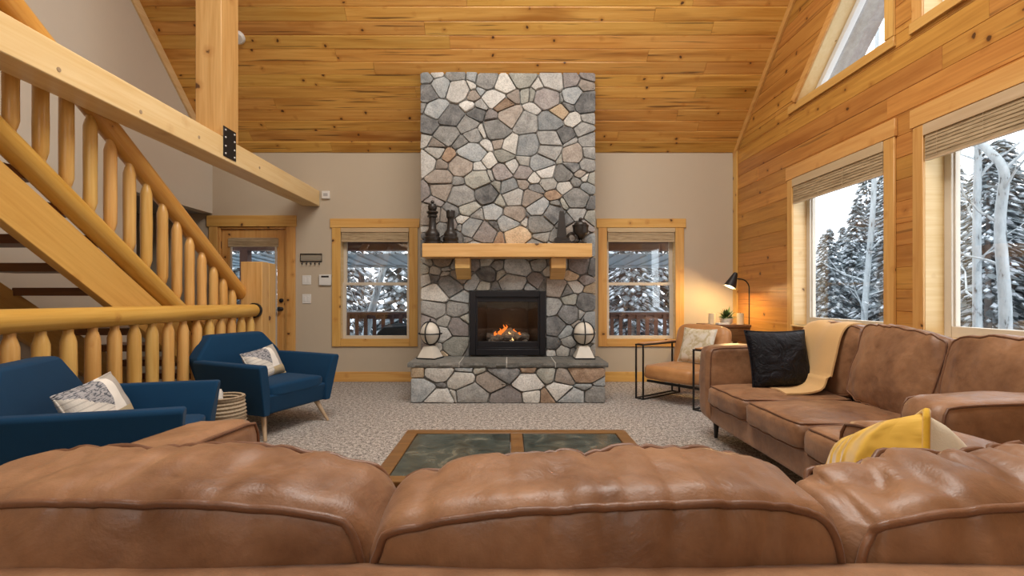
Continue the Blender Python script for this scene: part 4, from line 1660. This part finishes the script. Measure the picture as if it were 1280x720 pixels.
def armchair(label, loc, rz):
    o = thing('blue_armchair', label, 'armchair', loc, rz, 'navy armchairs by the log railing')
    fy, by = -.40, .36

    def shell(x0, x1, y0, y1, z0, z1):
        pass
    # base: tapered box
    m = MB()
    m.loft([[(-.36, -.33, .20), (.36, -.33, .20), (.33, .34, .20), (-.33, .34, .20)], [(-.395, -.37, .37), (.395, -.37, .37), (.36, .36, .37), (-.36, .36, .37)]])
    m.build('seat_base', M['blue'], o, bevel=.02, seg=3)
    cushion('seat_cushion', M['blue'], o, .66, .70, .10, T((0, -.02, .395)), n=12, ny=12, pipe=(), k=8, bulge=.0, side=.012, wr=.004, seed=1)
    for s in (-1, 1):
        # arm: flares outwards and forwards, its top slopes a little to the back
        rings = []
        for (yb, yt_, zt, xo, xi, xb) in ((-.375, -.415, .625, .465, .385, 0), (-.36, -.40, .63, .47, .375, 0), (-.1, -.1, .635, .475, .385, 0), (.20, .2, .64, .47, .38, 0), (.36, .36, .64, .455, .36, 0)):
            rings.append([(s * .385, yb, .205), (s * xo, yt_, zt - .02), (s * (xo - .012), yt_, zt), (s * (xi + .012), yt_, zt), (s * xi, yt_ + .0, zt - .03), (s * .325, yb + (.0 if yb > -.3 else .0), .40), (s * .325, yb, .205)])
        m = MB()
        m.loft(rings)
        m.build('arm', M['blue'], o, bevel=.014, seg=3, angle=50)
    # back: wide at the arms, narrower at the top, leaning back
    m = MB()
    def br(z, w, y0, y1):
        return [(-w, y0, z), (w, y0, z), (w * .97, y1, z), (-w * .97, y1, z)]
    m.loft([br(.30, .36, .26, .40), br(.46, .40, .28, .43), br(.63, .445, .31, .46), br(.66, .435, .315, .465), br(.82, .30, .36, .49), br(.845, .275, .375, .485)])
    m.build('backrest', M['blue'], o, bevel=.022, seg=3, angle=50)
    for sx_, sy_ in ((-1, -1), (1, -1), (-1, 1), (1, 1)):
        a = (sx_ * .30, sy_ * .27, .21)
        b = (sx_ * .365, sy_ * .345 - .02, 0)
        MB().cyl(b, a, .013, .024, 10).build('leg', M['paleleg'], o)
    return o


# local front is -y; rz turns it
def face(dx, dy):
    return math.atan2(dx, -dy)


c1 = (-2.16, 2.66)
c2 = (-2.20, 4.40)
f1, f2 = face(.94, .36), face(.936, -.351)
armchair('navy fabric armchair nearest the camera, left of the sofa end', (c1[0], c1[1], 0), f1)
armchair('navy fabric armchair further back, beside the newel post', (c2[0], c2[1], 0), f2)


def chair_pillow(label, c, f, dx, dy, dz, rz, ry, rx, seed):
    mt = T((c[0], c[1], 0)) @ Rm('Z', math.degrees(f)) @ T((dx, dy, dz)) @ Rm('Z', rz) @ Rm('Y', ry) @ Rm('X', rx)
    return pillow('patchwork_pillow', label, M['patch'], .45, .30, .13, mt, seed=seed, group='patchwork pillows on the armchairs')


chair_pillow('white, charcoal and tan patchwork pillow on the nearest navy armchair', c1, f1, .02, .10, .575, -12, -7, -24, 2)
chair_pillow('white, charcoal and tan patchwork pillow on the navy armchair by the newel post', c2, f2, .03, .08, .565, 12, -6, -24, 9)

# woven basket between them
def basket_mat():
    k = NB('coiled_seagrass')
    v = k.coord()
    s = k.n('ShaderNodeSeparateXYZ', {0: v})
    w = k.math('SINE', k.math('MULTIPLY', s.outputs[2], 260.0))
    a = k.noise(v, 70, 3)
    k.set('Base Color', k.mix(a, (.26, .19, .12), (.58, .47, .33)))
    k.set('Roughness', .85)
    k.bump(k.math('ADD', w, a), .8, .008)
    return k.m


M['basket'] = basket_mat()
o = thing('woven_basket', 'round woven seagrass basket on the carpet between the navy armchairs', 'basket', (-2.14, 3.60, 0))
m = MB()
pr = [(0, 0), (.15, 0)]
for i in range(15):
    z = .02 + i * .028
    pr += [(.125 + .03 * math.sin(i / 14 * 2.6), z), (.133 + .03 * math.sin(i / 14 * 2.6), z + .014)]
pr += [(.145, .43), (.125, .43)] + [(.115 + .02 * math.sin(i / 5 * 2.6), .42 - i * .07) for i in range(6)] + [(0, .06)]
m.lathe(pr, 26)
m.build('body', M['basket'], o)
MB().tube([(.138 * math.cos(t * .2618), .138 * math.sin(t * .2618), .43) for t in range(24)], .016, 8, True).build('rim', M['basket'], o)
o = thing('rolled_blanket', 'rolled white blanket standing in the woven basket', 'blanket', (-2.19, 3.59, .065))
m = MB()
m.tube([(0.075 * (1 - t / 40) * math.cos(t * .45), .075 * (1 - t / 40) * math.sin(t * .45), .0) for t in range(30)], .012, 6)
m.v = [(x, y_, (.0 if z < 0 else .40)) for x, y_, z in m.v]
m = MB()
m.lathe([(0, 0), (.05, 0), (.052, .02), (.052, .40), (.042, .425), (.035, .42), (.03, .405), (.02, .42), (.01, .41), (0, .415)], 16)
m.build('roll', M['white'], o)
o = thing('black_cushion_roll', 'dark folded cloth tucked beside the white roll in the basket', 'cloth', (-2.085, 3.60, .065))
MB().lathe([(0, 0), (.04, 0), (.042, .02), (.042, .33), (.03, .355), (0, .355)], 12).build('roll', M['blackfab'], o)

# ================================================================== TAN LOUNGE CHAIR
ang = face(-.8, -.6)
tc = (2.056, 5.512)
o = thing('metal_frame_armchair', 'tan leather lounge chair on a thin black metal frame by the back window', 'armchair', (tc[0], tc[1], 0), ang)
W2_ = .42
for s in (-1, 1):
    m = MB()
    q = .008
    xi, xo = s * (W2_ - .10), s * W2_
    a, b = min(xi, xo), max(xi, xo)
    for xx in (xi, xo):
        for yy in (-.38, .33):
            m.box(xx - q, xx + q, yy - q, yy + q, 0, .64)
        m.box(xx - q, xx + q, -.38, .33, 0, 2 * q)
        m.box(xx - q, xx + q, -.38, .33, .64 - 2 * q, .64)
    for yy in (-.38, .33):
        for z in (0, .64 - 2 * q):
            m.box(a, b, yy - q, yy + q, z, z + 2 * q)
    m.build('side_frame', M['blackm'], o, angle=30)
    MB().box(a + .005, b - .005, -.365, .32, .64, .652).build('arm_strap', M['tanleather'], o, bevel=.004)
MB().box(-.33, .33, -.30, -.27, .20, .225).box(-.33, .33, .25, .28, .20, .225).build('cross_bar', M['blackm'], o)
cushion('seat_cushion', M['tanleather'], o, .64, .16, .70, T((0, -.06, .33)) @ Rm('X', 90), n=12, ny=5, pipe=(), k=9, bulge=.015, side=.006, wr=.004, seed=3)
cushion('back_cushion', M['tanleather'], o, .64, .15, .52, T((0, .30, .59)) @ Rm('X', -14), n=12, ny=5, pipe=(), k=7, bulge=.02, side=.01, wr=.004, seed=5)
mt = T((tc[0], tc[1], 0)) @ Rm('Z', math.degrees(ang)) @ T((.04, .135, .62)) @ Rm('Z', -6) @ Rm('X', -18)
pillow('floral_pillow', 'cream pillow with faded tan blossoms on the metal-framed lounge chair', M['floral'], .44, .42, .13, mt, seed=12)

# ================================================================== COFFEE TABLE
o = thing('coffee_table', 'low wooden coffee table with slate panels in front of the fireplace', 'coffee table', (.045, 2.28, 0))
tw, td, th = .60, .375, .45
m = MB()
b = .065
m.box(-tw, tw, td - b, td, th - .05, th).box(-tw, tw, -td, -td + b, th - .05, th)
m.box(-tw, -tw + b, -td + b, td - b, th - .05, th).box(tw - b, tw, -td + b, td - b, th - .05, th).box(-.032, .032, -td + b, td - b, th - .05, th)
m.build('top_frame', M['tablewood'], o, bevel=.004)
for a, c in ((-tw + b, -.032), (.032, tw - b)):
    MB().box(a + .002, c - .002, -td + b + .002, td - b - .002, th - .03, th - .004).build('slate_panel', M['slate'], o, bevel=.003)
MB().box(-tw + .05, tw - .05, -td + .05, td - .05, .08, .10).build('shelf', M['tablewood'], o)
for sx_ in (-1, 1):
    for sy_ in (-1, 1):
        MB().box(sx_ * (tw - .045) - .035, sx_ * (tw - .045) + .035, sy_ * (td - .045) - .035, sy_ * (td - .045) + .035, 0, th - .05).build('leg', M['tablewood'], o, bevel=.004)

# ================================================================== CORNER CONSOLE, LAMP, PLANT, CANDLES
o = thing('corner_table', 'dark wooden side table in the far right corner', 'table', (2.82, 6.30, 0))
MB().box(-.265, .265, -.22, .22, .80, .835).build('top', M['darkwood'], o, bevel=.004)
MB().box(-.26, .26, -.20, .20, .62, .80).build('apron', M['darkwood'], o, bevel=.003)
MB().box(-.22, .10, -.212, -.20, .65, .78).build('drawer_front', M['darkwood'], o, bevel=.002)
MB().box(-.26, .26, -.20, .20, .2, .225).build('shelf', M['darkwood'], o)
for sx_ in (-.25, .25):
    for sy_ in (-.19, .19):
        MB().box(sx_ - .02, sx_ + .02, sy_ - .02, sy_ + .02, 0, .62).build('leg', M['darkwood'], o)
o = thing('potted_fern', 'small bushy green plant in a white bowl on the corner table', 'plant', (2.83, 6.22, .835))
MB().lathe([(0, 0), (.05, 0), (.075, .03), (.085, .075), (.08, .078), (.07, .06), (0, .06)], 18).build('bowl', M['white'], o)
M['leaf'] = plain('plant_green', (.045, .10, .025), .5, var=.4)
m = MB()
r = random.Random(2)
for i in range(70):
    a = r.uniform(0, 6.28)
    el = r.uniform(.15, 1.3)
    L = r.uniform(.10, .19)
    d = Vector((math.cos(a) * math.cos(el), math.sin(a) * math.cos(el), math.sin(el)))
    s_ = Vector((-math.sin(a), math.cos(a), 0)) * r.uniform(.009, .016)
    p0 = Vector((0, 0, .07))
    p1, p2 = p0 + d * L * .55, p0 + d * L + Vector((0, 0, -.03 * r.random()))
    m.add([p0, p1 + s_, p2, p1 - s_, p1 + Vector((0, 0, .006))], [(0, 1, 4), (1, 2, 4), (2, 3, 4), (3, 0, 4)])
tag(m.build('foliage', M['leaf'], o, angle=0), kind=None)
M['wax'] = plain('cream_wax', (.80, .68, .45), .5)
for x, yy, h, lb in ((2.655, 6.25, .14, 'cream pillar candle left of the potted plant on the corner table'), (2.99, 6.18, .145, 'cream pillar candle right of the potted plant, near the lamp pole')):
    o = thing('pillar_candle', lb, 'candle', (x, yy, .835), group='candles on the corner table')
    MB().lathe([(0, 0), (.042, 0), (.042, h), (.036, h - .004), (0, h - .014)], 16).build('wax', M['wax'], o)
    MB().cyl((0, 0, h - .015), (.002, 0, h + .01), .002, n=5).build('wick', M['blackm'], o)
o = thing('book', 'thin pale book lying at the front of the corner table', 'book', (2.74, 6.13, .835))
MB().box(-.07, .07, -.045, .045, 0, .022).build('pages', M['white'], o, bevel=.002)

o = thing('floor_lamp', 'black arched reading lamp lit in the far right corner', 'lamp', (3.115, 6.2, 0))
MB().lathe([(0, 0), (.06, 0), (.06, .015), (.02, .025), (0, .025)], 20).build('base', M['blackm'], o)
pts = [(0, 0, .02), (0, 0, 1.30)] + [(-.12 + .12 * math.cos(t), 0, 1.30 + .12 * math.sin(t)) for t in [i * .1745 for i in range(1, 9)]] + [(-.17, 0, 1.425)]
MB().tube(pts, .008, 8).build('pole', M['blackm'], o)
lm = T((-.21, 0, 1.41)) @ Rm('Y', 24)
MB().lathe([(.028, .085), (.033, .07), (.078, -.10), (.075, -.10), (.03, .066), (.026, .08)], 20, M=lm).build('lamp_shade', M['blackm'], o)
MB().lathe([(0, .10), (.02, .10), (.026, .08), (0, .08)], 12, M=lm).build('socket', M['blackm'], o)
MB().cyl((-.165, 0, 1.425), (-.20, 0, 1.48), .006, n=6).build('joint', M['blackm'], o)
MB().ball((0, 0, -.03), .028, 12, 8, M=lm).build('bulb', emit('warm_bulb', (1, .62, .25), 18), o)
d = bpy.data.lights.new('lamp_light', 'POINT')
d.energy = 26
d.color = (1, .66, .28)
d.shadow_soft_size = .03
lo = bpy.data.objects.new('lamp_light', d)
COL.objects.link(lo)
lo.location = (3.115 - .25, 6.2, 1.325)

# ================================================================== SMALL WALL FITTINGS
def pix_back(px, py):
    return ((px - 635) / 600 * YB, 1.18 + (372 - py) / 600 * YB)


o = thing('coat_hooks', 'small black wire hook rack on the wall left of the window', 'hook rack', (-2.76, YB, 1.69))
m = MB()
m.tube([(-.15, -.012, 0), (.15, -.012, 0), (.15, -.012, .10), (-.15, -.012, .10)], .008, 6, True)
m.build('wire_frame', M['blackm'], o)
MB().box(-.145, .145, -.008, -.002, .02, .085).build('back_plate', plain('hook_plate', (.30, .26, .2), .6), o)
for k in range(5):
    x = -.12 + .06 * k
    MB().tube([(x, -.012, .005), (x, -.015, -.03), (x, -.03, -.045), (x, -.045, -.03)], .006, 6).build('hook', M['blackm'], o)


def plate(label, x, z):
    o = thing('light_switch', label, 'switch', (x, YB, z), group='light switches by the door')
    MB().box(-.062, .062, -.008, -.001, -.065, .065).build('plate', M['white'], o, bevel=.003)
    for s in (-.027, .027):
        MB().box(s - .017, s + .017, -.013, -.007, -.034, .034).build('rocker', M['white'], o, bevel=.002)


plate('upper white double light switch beside the thermostat', *pix_back(383.5, 350))
plate('lower white double light switch, under the first one', *pix_back(383.5, 373.5))
x, z = pix_back(407, 350)
o = thing('thermostat', 'white thermostat with a dark display on the wall left of the window', 'thermostat', (x, YB, z))
MB().box(-.085, .085, -.03, -.001, -.075, .075).build('body', M['white'], o, bevel=.006)
MB().box(-.05, .055, -.0325, -.03, .035, .058).build('display', M['blackm'], o)
x, z = pix_back(408, 244)
o = thing('wall_sensor', 'small white motion sensor on the wall at the end of the loft beam', 'sensor', (x, YB, z))
MB().box(-.055, .055, -.035, -.001, -.055, .055).build('body', M['white'], o, bevel=.006)
MB().box(-.03, .03, -.038, -.034, -.02, .02).build('lens', plain('grey_lens', (.4, .4, .4), .3), o)
o = thing('smoke_detector', 'round white smoke detector on the boarded ceiling beside the post', 'smoke detector', (-3.17, 5.65, HE + SL * (YB - 5.65)))
o.rotation_euler = (math.pi - ANG, 0, 0)
MB().lathe([(0, 0), (.075, 0), (.075, .025), (.06, .045), (0, .048)], 24).build('housing', M['white'], o)
